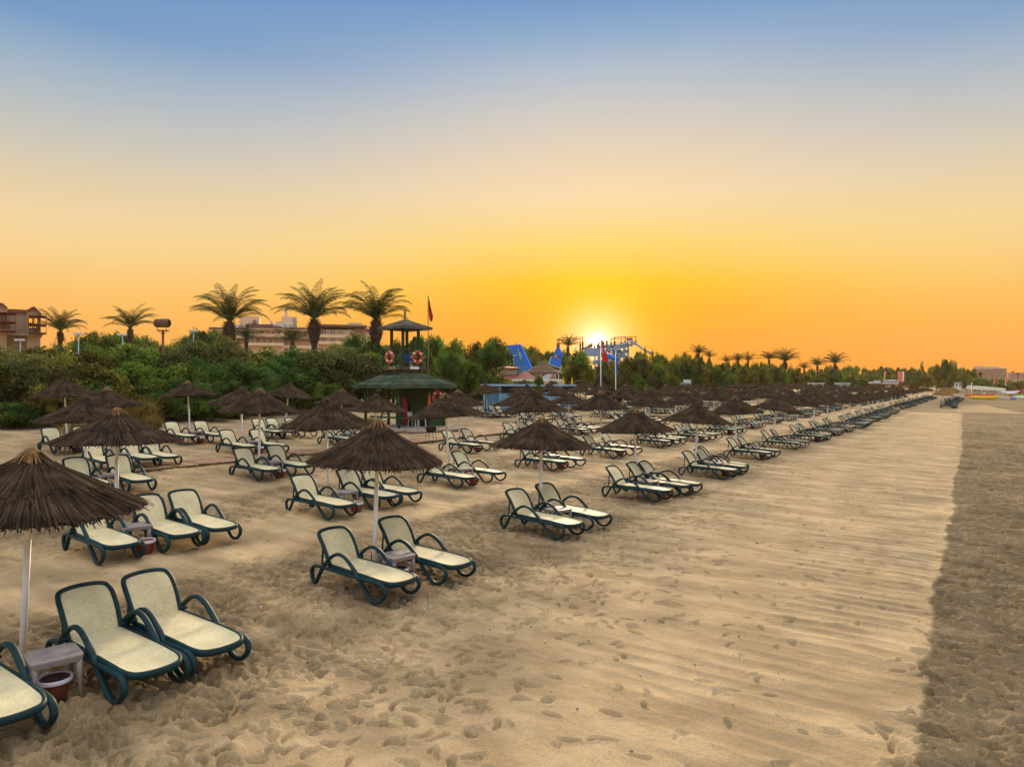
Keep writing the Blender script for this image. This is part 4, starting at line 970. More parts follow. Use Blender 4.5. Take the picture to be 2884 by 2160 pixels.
def rescue_board(p, lean, label):
    m = MB(); pr = [(-.17,0),(-.20,.15),(-.20,1.45),(-.15,1.62),(.15,1.62),(.20,1.45),(.20,.15),(.17,0)]
    m.prism([(x, 0, z) for x, z in pr], (0, .06, 0)); o = m.build('spine_board', pm('dark_red_board', (.30,.012,.03), (.24,.01,.025), 5, .5)); 
    o.location = p; o.rotation_euler = (lean, 0, R(-30)); tag(o, label, 'rescue board')
rescue_board(W(.30, .35, .2), R(6), 'red spinal rescue board leaning in the shade of the lifeguard hut')
def plastic_chair(p, rz, label, seat):
    t = thing('plastic_chair', label, 'chair', p, rz, 'chairs at the lifeguard tower')
    for x in (-.22, .22):
        for y in (-.2, .2): m = MB(); m.tube([(x*1.1,y*1.15,0),(x,y,.42)], .02, 6, up=(1,0,0)); m.build('leg', M_white, t)
    m = MB(); m.box((0,0,.43), (.48,.46,.03)); m.build('seat', seat, t)
    m = MB(); m.box((0,.24,.68), (.46,.03,.26)); m.beam((-.21,.23,.43), (-.21,.25,.86), .03); m.beam((.21,.23,.43), (.21,.25,.86), .03); m.build('backrest', seat, t)
    for x in (-.25, .25): m = MB(); m.tube([(x,.23,.66),(x,-.1,.67),(x,-.22,.62),(x,-.22,.42)], .018, 6, up=(1,0,0)); m.build('armrest', M_white, t)
plastic_chair(W(-.25, -1.15, .16), R(70), 'white plastic chair at the front post of the tower', M_white)
plastic_chair(W(.15, -1.35, .16), R(100), 'chair with blue seat against the dark hut wall', M_blue)
plastic_chair(W(.25, .15, 3.46), R(20), 'blue striped chair inside the lookout of the tower', M_blue)
o = MB(); o.prism([(-.10,0,0),(.10,0,.02),(.06,0,.72),(.0,0,.95),(-.04,0,.7)], (.0,.05,0)); o = o.build('folded_flag', M_orange); o.location = W(.42, -A-.12, 1.1); o.rotation_euler = (0,0,R(45)); tag(o, 'folded orange and yellow flag hanging on the hut corner post', 'flag')
b = gp(1214, 1247)
t = thing('brazier', 'black metal brazier drum on thin legs before the lifeguard tower', 'brazier', b)
m = MB(); m.lathe([(.0,.48),(.17,.50),(.25,.60),(.27,.78),(.25,.78),(.2,.62)], 18); m.build('bowl', M_dark, t, True)
for k in range(4): a = k*1.571+.5; m = MB(); m.beam((.2*math.cos(a),.2*math.sin(a),.62), (.30*math.cos(a),.30*math.sin(a),-.02), .018); m.build('leg', M_dark, t)
def flagpole(base, h, label, mat=M_polew, r=.045):
    m = MB(); m.tube([(0,0,-.1),(0,0,h)], r, 8, up=(1,0,0)); m.lathe([(.001,h+.12),(.06,h+.06),(.001,h)], 8); o = m.build('flagpole', mat, None, True); o.location = base; return tag(o, label, 'flagpole', 'flagpoles')
def flag(pts, mat, label, base, thick=.02, emblem=False):
    # pts: grid rows (x, z) of a hanging flag; folds along y
    t = thing('flag', label, 'flag', base); m = MB(); n = 9; k = len(pts)
    for i, (xa, xb, z) in enumerate(pts):
        for j in range(n): q = j/(n-1); m.v.append((xa+(xb-xa)*q, .10*math.sin(q*9+i*.8)*(.3+q), z+.02*math.sin(q*7))); m.t.append(.5)
    for i in range(k-1):
        for j in range(n-1): m.f.append((i*n+j, (i+1)*n+j, (i+1)*n+j+1, i*n+j+1))
    m.build('cloth', mat, t, True)
    if emblem:
        m = MB(); cx_, cz = emblem; R1 = .20; pts_ = []
        out = [(cx_+R1*math.cos(w), cz+R1*math.sin(w)) for w in [R(40+280*i/14) for i in range(15)]]
        inn = [(cx_+.07+R1*.78*math.cos(w), cz+R1*.78*math.sin(w)) for w in [R(40+280*i/14) for i in range(15)]]
        for i in range(14):
            m.add([(out[i][0],-.16,out[i][1]), (out[i+1][0],-.16,out[i+1][1]), (inn[i+1][0],-.16,inn[i+1][1]), (inn[i][0],-.16,inn[i][1])], [(0,1,2,3)])
        st = [(cx_+.20+(.09 if i % 2 == 0 else .036)*math.cos(R(180+36*i)), -.16, cz+(.09 if i % 2 == 0 else .036)*math.sin(R(180+36*i))) for i in range(10)]
        m.add(st, [tuple(range(10))]); m.build('emblem', M_white, t)
    return t
Y0 = 44; b = Vector(((1206-CX)/F*Y0, Y0, 0)); b.z = terr(b.x, b.y); topz = CAMZ+(CY-838)/F*Y0
flagpole(b, topz-b.z, 'slender dark flagpole behind the lifeguard tower', M_wood, .03)
flag([(.02,.06,-.0),(.02,.13,-.35),(.02,.24,-.8),(.05,.32,-1.05),(.10,.26,-1.35)], M_red, 'plain red flag hanging limp behind the tower', Vector((b.x, b.y, topz-.12)))
Y0 = 68; b = Vector(((1692-CX)/F*Y0, Y0, 0)); b.z = terr(b.x, b.y); topz = CAMZ+(CY-962)/F*Y0
flagpole(b, topz-b.z, 'white flagpole flying the red flag with crescent')
flag([(.03,.10,0),(.0,.30,-.45),(-.03,.45,-.9),(.05,.60,-1.3),(.12,.72,-1.6),(.45,.74,-1.85)], M_red, 'red national flag with white crescent and star', Vector((b.x, b.y, topz-.1)), emblem=(.16, -.75))
Y0 = 66; b = Vector(((1734-CX)/F*Y0, Y0, 0)); b.z = terr(b.x, b.y); topz = CAMZ+(CY-992)/F*Y0
flagpole(b, topz-b.z, 'white flagpole flying the narrow blue flag')
flag([(.03,.10,0),(.0,.12,-.35),(-.03,.16,-.8),(-.03,.18,-1.3),(.0,.14,-1.9),(.0,.10,-2.1)], M_blue, 'narrow blue flag hanging limp on the eastern pole', Vector((b.x, b.y, topz-.1)))

# ------------------------------------------------------------------ lamp masts, lit box, thatched floodlight
def lamp_post(px, top, bot, Y, label, heads=2):
    b = at(px, bot, Y); h = (bot-top)/F*Y+2.5; b.z -= 2.5
    t = thing('lamp_post', label, 'lamp post', b, 0, 'lamp posts in the garden'); m = MB(); m.tube([(0,0,0),(0,0,h)], .05, 8, up=(1,0,0)); m.build('pole', M_steel, t, True)
    m = MB(); m.beam((-.45,0,h), (.45,0,h), .06, .06); m.build('crossarm', M_steel, t)
    for s in ((-1, 1) if heads == 2 else (-1, 0, 1)): m = MB(); m.box((s*.34,-.1,h+.10), (.26,.2,.18)); m.build('lamp_head', M_curtain, t)
lamp_post(345, 945, 1018, 74, 'slim pale lamp post with two round heads west of the thatched mast')
lamp_post(221, 942, 1030, 70, 'slim pale lamp post beside the bushy palm', 3)
lamp_post(545, 934, 990, 78, 'slim pale lamp post before the dark hillside pines', 3)
lamp_post(57, 960, 1010, 72, 'grey lamp post in front of the brown gabled hotel', 3)
Y0 = 60; b = at(459, 1000, Y0); b.z = terr(b.x, b.y)
t = thing('floodlight_mast', 'dark mast with a thatched box over its floodlight platform', 'mast', b); h = at(459, 931, Y0).z-b.z
m = MB(); m.tube([(0,0,0),(0,0,h)], .10, 8, up=(1,0,0)); m.build('pole', M_rust, t, True)
m = MB(); m.box((0,0,h), (.9,.5,.07)); m.box((.35,-.2,h+.18), (.04,.04,.35)); m.beam((.05,0,h-.3),(.42,0,h),.04); m.beam((-.05,0,h-.3),(-.42,0,h),.04); m.box((-.35,-.2,h+.18), (.04,.04,.35)); m.build('platform', M_rust, t)
m = MB(); m.lathe([(.30,-.62),(.36,-.5),(.37,.5),(.30,.60)], 14); mm = m.build('thatched_box', M_thatch, t); mm.rotation_euler = (0, R(90), 0); mm.location = (-.05, 0, h+.62)
for v in mm.data.vertices: v.co.z += 0.0
Y0 = 58; b = at(274, 1040, Y0); t = thing('light_box', 'small lit square light box on a short dark post in the shrubs', 'light box', b)
m = MB(); m.box((0,0,.62), (.42,.16,.34)); m.tube([(0,0,-1.5),(0,0,.45)], .04, 6, up=(1,0,0)); m.build('casing', M_dark, t); M_lbox = pm('lit_panel', (.85,.9,.8), None, 2, .5, emis=.7)
m = MB(); m.box((0,-.085,.62), (.34,.02,.26)); m.build('lit_panel', M_lbox, t)

# ------------------------------------------------------------------ buildings
def bx(m, x0, x1, y0, y1, Y, D, dy=0, t=.5):
    a = at(x0, y1, Y); b = at(x1, y0, Y); c = (a+b)/2; z1 = at((x0+x1)/2, y1, Y).z; z0 = at((x0+x1)/2, y0, Y).z
    m.box(Vector((c.x, c.y, (z0+z1)/2))+inw(dy+D/2), (math.hypot(b.x-a.x, b.y-a.y), D, abs(z0-z1)), -FRA[0], t)
def win(T_, x0, x1, y0, y1, Y, pane=None, dy=0, frame=M_fascia):
    m = MB(); a = at(x0, y1, Y); b = at(x1, y0, Y); w = math.hypot(b.x-a.x, b.y-a.y); h = abs(b.z-a.z); c = (a+b)/2; f = min(w, h)*.10+.03; rz = -FRA[0]; rt = Vector((math.cos(FRA[0]), -math.sin(FRA[0]), 0)); up = Vector((0,0,1))
    for dx in (-1, 1): m.box(c+rt*(dx*w/2)+inw(dy-.03), (f, .12, h+f), rz)
    for dz in (-1, 1): m.box(c+up*(dz*h/2)+inw(dy-.028), (w-f, .12, f), rz)
    m.box(c+inw(dy-.026), (f*.6, .10, h-f), rz)
    o = m.build('window', frame, T_); m = MB(); m.box(c+inw(dy), (w-f, .05, h-f), rz); m.build('pane', pane or M_glass, o)
def bthing(name, label, cat='building'): return thing(name, label, cat)
# brown gabled hotel at the frame's edge
face(50); T = bthing('gabled_hotel', 'brown gabled hotel block with scaffold-like balconies at the frame edge', 'hotel'); Y = 100
m = MB(); bx(m, -60, 20, 874, 1120, Y, 14, -2.0); bx(m, 18, 76, 880, 1120, Y, 12); bx(m, 75, 113, 890, 1120, Y, 14, -1.5)
g = [at(75, 890, Y), at(75, 880, Y), at(94.5, 869.5, Y), at(113, 888, Y), at(113, 890, Y)]; m.prism([p+inw(-1.5) for p in g], inw(14))
g = [at(-40, 876, Y), at(-10, 866, Y), at(5.5, 860.5, Y), at(20, 873, Y), at(20, 876, Y)]; m.prism([p+inw(-2.0) for p in g], inw(14)); m.build('wall', M_wall2, T)
m = MB(); bx(m, 17, 78, 872, 881, Y, 13, -.3)
for a, b_ in (((94.5,868.5),(115,889)), ((94.5,868.5),(74,880.5))): m.beam(at(a[0],a[1],Y)+inw(-1.7), at(b_[0],b_[1],Y)+inw(-1.7), .35, .18)
for a, b_ in (((5.5,859.5),(21,873)), ((5.5,859.5),(-12,867))): m.beam(at(a[0],a[1],Y)+inw(-2.2), at(b_[0],b_[1],Y)+inw(-2.2), .35, .18)
m.build('roof', M_tile, T)
for x0, x1, y0, y1, pn in ((80,91,899,912,M_sunset),(94,105,899,914,M_sunset),(80,91,923,926,M_sunset),(93,102,923,926,M_sunset),(14,28,918,927,M_curtain),(1,8,918,928,M_curtain),(4,16,892,907,M_glass),(84,94,929,940,M_glass),(103,113,928,938,M_curtain)): win(T, x0, x1, y0, y1, Y, pn, -1.56 if x0 > 70 else -.06 if x0 > 18 else -2.06)
for xa, xb, dy in ((79, 128, -4.2), (-10, 45, -4.6)):
    m = MB(); 
    for y0 in ((897, 921, 943) if xa > 0 else (889, 914, 938)):
        bx(m, xa, xb, y0-1.3, y0+.8, Y, 3.0, dy+.2, .5)
    for x0 in np.linspace(xa+.8, xb-.8, 4): bx(m, x0-.5, x0+.5, (897 if xa > 0 else 889), 946, Y, .2, dy)
    m.build('balcony', M_rust, T)
m = MB(); bx(m, 20, 118, 943, 948, Y, 4, -2.5); m.build('terrace_edge', M_concrete, T)
# ochre hotel
face(820); T = bthing('ochre_hotel', 'wide ochre terraced hotel with flat brown eaves behind the tall palms', 'hotel'); Y = 165
m = MB(); bx(m, 598, 720, 932, 1060, Y, 12); bx(m, 705, 800, 925, 1060, Y, 14, -2); bx(m, 790, 900, 930, 1060, Y, 12, .5); bx(m, 890, 1044, 928, 1060, Y, 12, 1.5)
bx(m, 672, 729, 887, 935, Y, 8, 3); bx(m, 792, 837, 889, 935, Y, 8, 3); bx(m, 776, 794, 902, 935, Y, 6, 3.5); bx(m, 801, 810, 866, 890, Y, 3, 4); bx(m, 985, 1026, 905, 935, Y, 8, 4)
bx(m, 1020, 1043, 914, 935, Y, 6, 5); m.build('wall', M_wall, T)
m = MB()
for x0, x1, y0, dy in ((590, 722, 924, -1.2), (700, 797, 922, -3.2), (786, 905, 924, -.8), (583, 722, 951, -1.6), (695, 800, 947, -3.8), (786, 880, 953, -1.2), (880, 1034, 914, .2), (1000, 1046, 926, .2)):
    bx(m, x0, x1, y0, y0+6, Y, 14, dy)
bx(m, 690, 768, 912, 918, Y, 8, 1.2); m.prism([at(700, 914, Y), at(716, 908, Y), at(735, 916, Y), at(752, 918, Y), at(768, 912, Y), at(768, 922, Y), at(700, 922, Y)], inw(4)); m.build('roof', M_fascia, T)
m = MB()
for x0, x1, y0, dy in ((588, 705, 930, -1.5), (700, 800, 929, -3.5), (590, 705, 945, -1.8), (700, 800, 944, -3.8), (800, 905, 930, -1.1), (896, 980, 943, -.9), (896, 975, 962, -.9), (700, 800, 968, -3.8), (800, 880, 974, -1.5)): bx(m, x0, x1, y0, y0+2 if y0 in (930, 929) else y0+8, Y, 1.2, dy)
m.build('balcony', M_wall, T)
m = MB(); bx(m, 655, 676, 912, 921, Y, 6, 1.5); bx(m, 735, 778, 911, 916, Y, 6, 2); bx(m, 776, 828, 912, 923, Y, 6, 1.8); bx(m, 963, 985, 913, 920, Y, 3, 3.5); bx(m, 760, 767, 901, 910, Y, 2, 2.5); m.build('roof_plant_box', M_curtain, T)
for x0, x1, y0, y1, pn, dy in ((716,730,936,944,M_curtain,-2.05),(733,743,936,944,M_glass,-2.05),(795,808,962,972,M_curtain,.45),(826,831,893,904,M_curtain,2.95),(712,720,899,905,M_glass,2.95),
        (909,918,929,941,M_curtain,1.45),(933,943,930,942,M_curtain,1.45),(958,966,932,944,M_curtain,1.45),(909,918,952,962,M_curtain,1.45),(933,943,953,965,M_curtain,1.45),(958,966,955,964,M_curtain,1.45),(1016,1026,914,922,M_curtain,3.95)): win(T, x0, x1, y0, y1, Y, pn, dy)
for x0 in (604, 626, 648, 664, 806, 822, 838, 854, 870, 884, 984, 998, 1012): win(T, x0+3, x0+9, 937 if x0 < 980 else 934, 944.5 if x0 < 980 else 944, Y, M_curtain if x0 % 3 else M_glass, .45 if 780 < x0 < 890 else -.05 if x0 < 700 else 1.45)
for x0 in (706, 752, 768, 782): win(T, x0, x0+7, 936, 943.5, Y, M_glass if x0 % 4 else M_curtain, -2.05)
for x0 in range(604, 700, 16): win(T, x0, x0+6, 958, 966, Y, M_curtain if x0 % 5 else M_glass, -.05)
for x0 in range(708, 796, 17): win(T, x0, x0+7, 956, 965, Y, M_curtain if x0 % 5 else M_glass, -2.05)
m = MB(); bx(m, 898, 980, 936.5, 937.2, Y, .1, -.9); [bx(m, x0, x0+.6, 936.5, 944, Y, .1, -.9) for x0 in range(900, 980, 8)]; m.build('balcony_rail', M_dark, T)
# distant pale hotels
for nm, lab, Y, x0, x1, y0, fl_ in (('pale_hotel', 'long hazy stepped hotel rising behind the distant shore trees', 480, 2746, 2836, 1034, 4), ('pale_hotel', 'farther hazy white hotel cut by the frame edge', 620, 2838, 2990, 1045, 3)):
    face((x0+x1)/2); T = bthing(nm, lab, 'hotel'); m = MB(); bx(m, x0, x1, y0+4, 1085, Y, 20)
    if x0 < 2800: bx(m, 2743, 2772, 1031, 1050, Y, 18, 2); bx(m, 2772, 2812, 1033, 1050, Y, 16, 2); bx(m, 2812, 2824, 1035.5, 1050, Y, 16, 2)
    m.build('wall', M_farwall, T); m = MB()
    for k in range(fl_): bx(m, x0-1, x1+1, y0+4+k*6.2, y0+5.4+k*6.2, Y, 1, -1.2)
    m.build('balcony', M_farwall, T)
    for k in range(fl_):
        for j in range(12): xx = x0+6+j*(x1-x0-8)/12; win(T, xx, xx+3.2, y0+6.2+k*6.2, y0+9.2+k*6.2, Y, M_glass if (j+k) % 3 else M_curtain, -.02, M_farwall)
# blue changing cabins
face(0)
def cabin(x0, x1, Y, label, bays):
    a = at(x0, 1150, Y); b = at(x1, 1150, Y); w = b.x-a.x; x_ = (a.x+b.x)/2; z = terr(x_, Y); T = thing('changing_cabin', label, 'cabin', (x_, Y, z), R(-4), 'pale blue changing cabins'); D = 2.6; H = at(x0, 1088, Y).z-z
    for k in range(bays):
        x = -w/2+w*k/bays; wb = w/bays; m = MB()
        if k % 2 == 1 or bays < 3:
            n = int(wb/.11)
            for j in range(n): m.box((x+.03+(j+.5)*(wb-.06)/n, -D/2, H*.36+.05), ((wb-.06)/n-.012, .03, H*.72))
            m.build('door', M_cabin, T)
        else:
            n = 18
            for j in range(n): m.box((x+wb/2+.05, -D/2+.55, .06+(j+.5)*(H-.12)/n), (wb-.1, .02, (H-.12)/n-.015))
            m.build('slatted_wall', M_cabin, T)
    for sx_, nm in ((-w/2, 'slatted_wall'), (w/2, 'slatted_wall')):
        m = MB(); n = 20
        for j in range(n): m.box((sx_, 0, .06+(j+.5)*(H-.1)/n), (.03, D-.1, (H-.1)/n-.012))
        m.build(nm, M_cabin, T)
    for k in range(bays+1): m = MB(); m.box((-w/2+w*k/bays, -D/2-.02, H/2), (.13, .13, H)); m.build('post', M_cabin, T)
    m = MB(); m.box((0, D/2, H/2), (w, .04, H)); m.box((0,0,.02), (w,D,.06)); m.build('back_wall', M_cabin, T)
    m = MB(); m.box((0,0,H+.06), (w+.5,D+.5,.07)); m.box((0,-D/2-.25,H+.10), (w+.5,.04,.16)); m.build('roof', M_steel, T)
cabin(1368, 1500, 58, 'pale blue slatted changing cabin east of the lifeguard tower', 3)
cabin(1532, 1615, 68, 'pale blue changing cabin below the yellow folded parasols', 2)
M_hut = pm('pale_hut_paint', (.46,.56,.64), (.40,.50,.58), 2, .7)
# grey-white huts beyond the rows
def hut(x0, x1, y0, y1, Y, label, extra=None, wm_=None):
    face((x0+x1)/2); T = thing('flat_roofed_hut', label, 'hut'); m = MB(); bx(m, x0+2, x1-2, y0+3, 1105, Y, 4); m.build('wall', wm_ or M_hut, T); m = MB(); bx(m, x0, x1, y0, y0+3.2, Y, 4.8, -.5); m.build('roof', M_grey if wm_ else M_curtain, T)
    for k in range(2): win(T, x0+6+k*(x1-x0)/2.3, x0+6+k*(x1-x0)/2.3+(x1-x0)/6, y0+8, y0+15, Y, M_glass, -.02, M_steel)
    if extra: m = MB(); [bx(m, *e, Y, 2, 1) for e in extra]; m.build('roof_plant_box', M_curtain, T)
hut(1869, 1947, 1077, 1100, 98, 'pale blue-grey hut with rooftop box behind the big shrubs', [(1886, 1910, 1069, 1078), (1925, 1946, 1069, 1078)])
hut(2274, 2322, 1078, 1100, 150, 'low pale blue hut, western of the pair by the round trees')
hut(2350, 2396, 1078, 1100, 152, 'low pale blue hut, eastern of the pair by the round trees')
hut(2686, 2710, 1073, 1092, 190, 'white shed with a dark flat roof behind the bleached parasols', None, M_white)
# beach bar
face(0)
T = bthing('beach_bar', 'beach bar with terracotta roofs and cream upper pavilion before the slide', 'bar'); Y = 92
m = MB(); bx(m, 1410, 1457, 1038, 1056, Y, 4, 2); bx(m, 1432, 1585, 1070, 1110, Y, 7, 0); m.build('wall', M_cream, T)
def hiproof(m, x0, x1, ax0, ax1, y0, y1, Y, D, dy):
    a, b, c, d = at(x0, y1, Y), at(x1, y1, Y), at(ax1, y0, Y), at(ax0, y0, Y); o_ = Vector((0, dy, 0)); k = Vector((0, D, 0)); h_ = Vector((0, D/2, 0))
    m.add([tuple(a+o_), tuple(b+o_), tuple(b+o_+k), tuple(a+o_+k), tuple(c+o_+h_), tuple(d+o_+h_)], [(0,1,4,5),(1,2,4),(2,3,5,4),(3,0,5),(3,2,1,0)])
m = MB(); hiproof(m, 1389, 1468, 1422, 1434, 1029, 1036, Y, 6, 1); hiproof(m, 1414, 1512, 1424, 1490, 1048, 1068, Y, 8, -.6); bx(m, 1390, 1467, 1036.2, 1038.6, Y, 5.6, 1.1); m.build('roof', M_tile, T)
m = MB(); bx(m, 1436, 1584, 1068.3, 1072.5, Y, .3, -.8); m.build('fascia', M_white, T)
for x0, x1 in ((1412,1422),(1424,1436),(1441,1456)): win(T, x0, x1, 1041, 1048, Y, M_cream, 1.95, M_white)
T = bthing('thatched_pavilion', 'broad thatched pavilion roof on white frame beside the beach bar', 'pavilion'); Y = 96; c_ = at(1532, 1048, Y); s_ = Y/F
m = MB(); prof = [(.15, 31*s_+.25), (.25, 31*s_), (14*s_, 25*s_), (17*s_, 21*s_), (36*s_, 12*s_), (38*s_, 9.5*s_), (62*s_, 0), (62*s_, -.18), (10*s_, .2)]; m.lathe(prof, 26); o = m.build('thatch', M_thatch, T); o.location = (c_.x, c_.y+5, c_.z)
m = MB()
for x0 in (1481, 1524, 1543, 1577): bx(m, x0-1, x0+1, 1047, 1090, Y, .12, 3.0)
bx(m, 1480, 1578, 1051, 1053, Y, .1, 2.95); m.build('frame', M_white, T)
m = MB(); bx(m, 1545, 1577, 1048.5, 1051, Y, .05, 3.1); m.build('green_banner', M_leaf[0], T)
m = MB(); bx(m, 1481, 1577, 1054, 1075, Y, .1, 7.5); m.build('wall', M_curtain, T)
Y = 90; p = at(1541, 1061, Y); t = thing('bar_sign', 'tilted white oval sign reading BEACH BAR on the bar roof', 'sign', p); t.rotation_euler = (0, R(-18), 0)
m = MB(); m.prism([(.62*math.cos(w)*1.0, 0, .26*math.sin(w)) for w in [2*math.pi*k/28 for k in range(28)]], (0,.06,0)); m.build('board', M_white, t)
o = ob('lettering', text_mesh('BEACH BAR', .17, M_blue, .006, True), t); o.location = (0,-.02,.02); o.rotation_euler = (R(90),0,0)
lifebuoy(at(1521.5, 1062, 90), (0,-1,0), 'red lifebuoy west of the white oval bar sign', M_red, .75); lifebuoy(at(1557.5, 1061, 90), (0,-1,0), 'red lifebuoy east of the white oval bar sign', M_red, .75)
for px, lab in ((1587, 'folded yellow parasol nearer the beach bar'), (1611, 'folded yellow parasol nearer the round tree')):
    b = at(px, 1086, 74); t = thing('folded_parasol', lab, 'parasol', b, 0, 'folded yellow parasols'); m = MB(); m.tube([(0,0,-1.6),(0,0,.2)], .03, 8, up=(1,0,0)); m.build('pole', M_polew, t)
    m = MB(); m.lathe([(.001,.90),(.03,.86),(.07,.6),(.115,.3),(.13,.05),(.10,-.02),(.02,0)], 14); m.build('canopy', M_yel, t, True)
Y = 78; t = thing('billboard', 'blue painted billboard with white mark in a dark wooden frame', 'billboard'); m = MB(); bx(m, 1698, 1740, 1074, 1082, Y, .2); bx(m, 1698, 1701, 1080, 1112, Y, .2); bx(m, 1737, 1740, 1080, 1112, Y, .2); m.build('frame', M_rust, t)
m = MB(); bx(m, 1702, 1736, 1083, 1098, Y, .1); m.build('panel', M_blue, t); m = MB(); m.prism([at(1716+2.6*math.cos(w), 1093+2*math.sin(w), Y-.02) for w in [2*math.pi*k/12 for k in range(12)]], (0,-.02,0)); m.build('white_mark', M_white, t)
Y = 74; t = thing('wooden_frame', 'brown wooden board frame behind the parasols east of the yellow ones', 'frame'); m = MB(); bx(m, 1618, 1643, 1071, 1074, Y, .15); bx(m, 1618, 1620, 1071, 1110, Y, .15); bx(m, 1641, 1643, 1071, 1110, Y, .15); m.build('wooden_frame_beam', M_wood, t)

# ------------------------------------------------------------------ water slides
Y = 135
T = thing('water_slide', 'tall blue water slide trough seen from below beside the beach bar', 'water slide'); O = Vector
q = [at(1427, 979, Y), at(1461, 977, Y), at(1492, 1041, Y-3), at(1464, 1052, Y-3)]; m = MB(); m.prism(q, (0, .25, 0)); m.build('trough', M_teal, T)
m = MB(); m.beam(at(1464, 976, Y), at(1495, 1041, Y-3), .42, .9); m.beam(at(1426, 978, Y-.1), at(1466, 975, Y-.1), .35, .7); m.build('side_rim', M_blue, T)
m = MB()
for k in range(1, 8): e = k/8; m.beam(q[0].lerp(q[1], e)-O((0,.1,0)), q[3].lerp(q[2], e)-O((0,.1,0)), .06)
m.build('stiffener', M_teal, T)
m = MB(); a_ = lambda x, y, d=1.5: at(x, y, Y-d)
for p0, p1 in (((1459,982),(1468,1020)), ((1468,1020),(1473,1046)), ((1464,994),(1469,1002)), ((1469,1002),(1468,1020)), ((1478,1021),(1478,1045)), ((1446,1021),(1479,1020)), ((1440,1001),(1459,1000)), ((1446,1020),(1470,1050)), ((1446,1010),(1447,1030)), ((1433,1003),(1437,1022)), ((1438,1003),(1437,1045))): m.beam(a_(*p0), a_(*p1), .09)
m.build('strut', M_curtain, T)
T = thing('water_slide', 'blue slide panels with worn stripes behind the round tree', 'water slide')
m = MB(); m.prism([at(1554, 1004, Y), at(1582, 1009, Y), at(1579, 1037, Y), at(1545, 1025, Y)], (0,.3,0)); m.prism([at(1567, 980, Y), at(1575, 976, Y), at(1588, 1003, Y), at(1580, 1006, Y), at(1575, 1001, Y), at(1557, 1000, Y)], (0,.3,0)); m.build('panel', M_blue, T)
m = MB(); m.beam(at(1553, 1004, Y-.3), at(1544, 1026, Y-.3), .12); m.beam(at(1545, 1025, Y-.3), at(1579, 1037, Y-.3), .12); m.beam(at(1581, 1030, Y), at(1576, 1050, Y), .15); m.build('edge_trim', M_curtain, T)
T = thing('slide_tower', 'pale blue steel slide tower with platforms silhouetted before the setting sun', 'slide tower'); Y = 140
def beams(L_, w, mat, nm, Y=Y, D=5):
    m = MB()
    for x0, y0, x1, y1 in L_:
        m.beam(at(x0, y0, Y), at(x1, y1, Y), w); 
        if D: m.beam(at(x0, y0, Y)+O((0,D,0)), at(x1, y1, Y)+O((0,D,0)), w)
    return m.build(nm, mat, T)
beams([(1573,953,1643,950.5),(1574,952,1574,975),(1606,952,1606,962),(1640.5,951,1640.5,975),(1728,950.5,1792,948),(1731,950,1731,972),(1760.5,949,1760.5,964),(1791,948,1791,968)], .13, M_rust, 'canopy_frame')
beams([(1574,966,1574,1090),(1641,962,1641,1090),(1667,966,1667,978),(1683,970,1683,980),(1695.5,958,1695.5,975),(1709,959.5,1709,975),(1731,961,1731,974),(1760.5,960,1760.5,970),(1791,960,1791,972),(1657,975,1657,980),(1651,976,1651,982),(1664,971,1664,978)], .32, M_rust, 'platform_post')
beams([(1574,966,1640,962),(1641,963,1667,966),(1641,968,1667,970),(1697,960,1731,962),(1697,966,1731,967),(1731,962,1791,960),(1731,967,1760,966)], .06, M_rust, 'railing')
beams([(1641,979,1697,983),(1697,972,1790,970),(1697,976,1752,977),(1705,985,1730,988),(1730,990,1770,990),(1676,1016,1740,1016),(1676,1023,1735,1023),(1697,975,1697,1090),(1684,978,1684,1085),(1709,976,1709,1070),(1725,974,1725,1060),(1757,972,1757,1065),(1770,970,1770,1065),(1737,978,1750,998),(1750,978,1737,998),(1759,982,1769,998),(1769,982,1759,998),(1700,1026,1712,1036),(1712,1026,1700,1036),(1714,1026,1728,1036),(1728,1026,1714,1036),(1700,976,1753,1000),(1720,975,1760,1002)], .26, M_steel, 'steel_frame')
m = MB(); bx(m, 1697, 1770, 972, 978, Y, 4, .3); bx(m, 1655, 1692, 979, 1000, Y, 4, 3); bx(m, 1676, 1745, 1014, 1024, Y, 4, .5); bx(m, 1727, 1770, 1000, 1006, Y, 4, .5); m.build('deck', M_steel, T)
m = MB(); bx(m, 1766, 1781, 954, 957, Y, 1.5, -.5); bx(m, 1766, 1768.5, 954, 972, Y, .3, -.5); bx(m, 1779, 1781, 954, 966, Y, .3, -.5); m.build('slide_gate', M_rust, T)
m = MB(); P_ = [at(*p, Y-1) for p in ((1752,972),(1762,967),(1776,961),(1788,966),(1800,975),(1812,984),(1824,990),(1838,996))]; m.tube(P_, .26, 8, ry=.22, up=(0,0,1)); m.build('pale_slide', M_steel, T, True)
m = MB(); P_ = [at(*p, Y-2) for p in ((1709,1004),(1716,1003),(1724,1008),(1735,1010),(1744,1013))]; m.tube(P_, [.55,.5,.5,.45,.3], 8, up=(0,0,1)); m.build('blue_slide', M_blue, T, True)

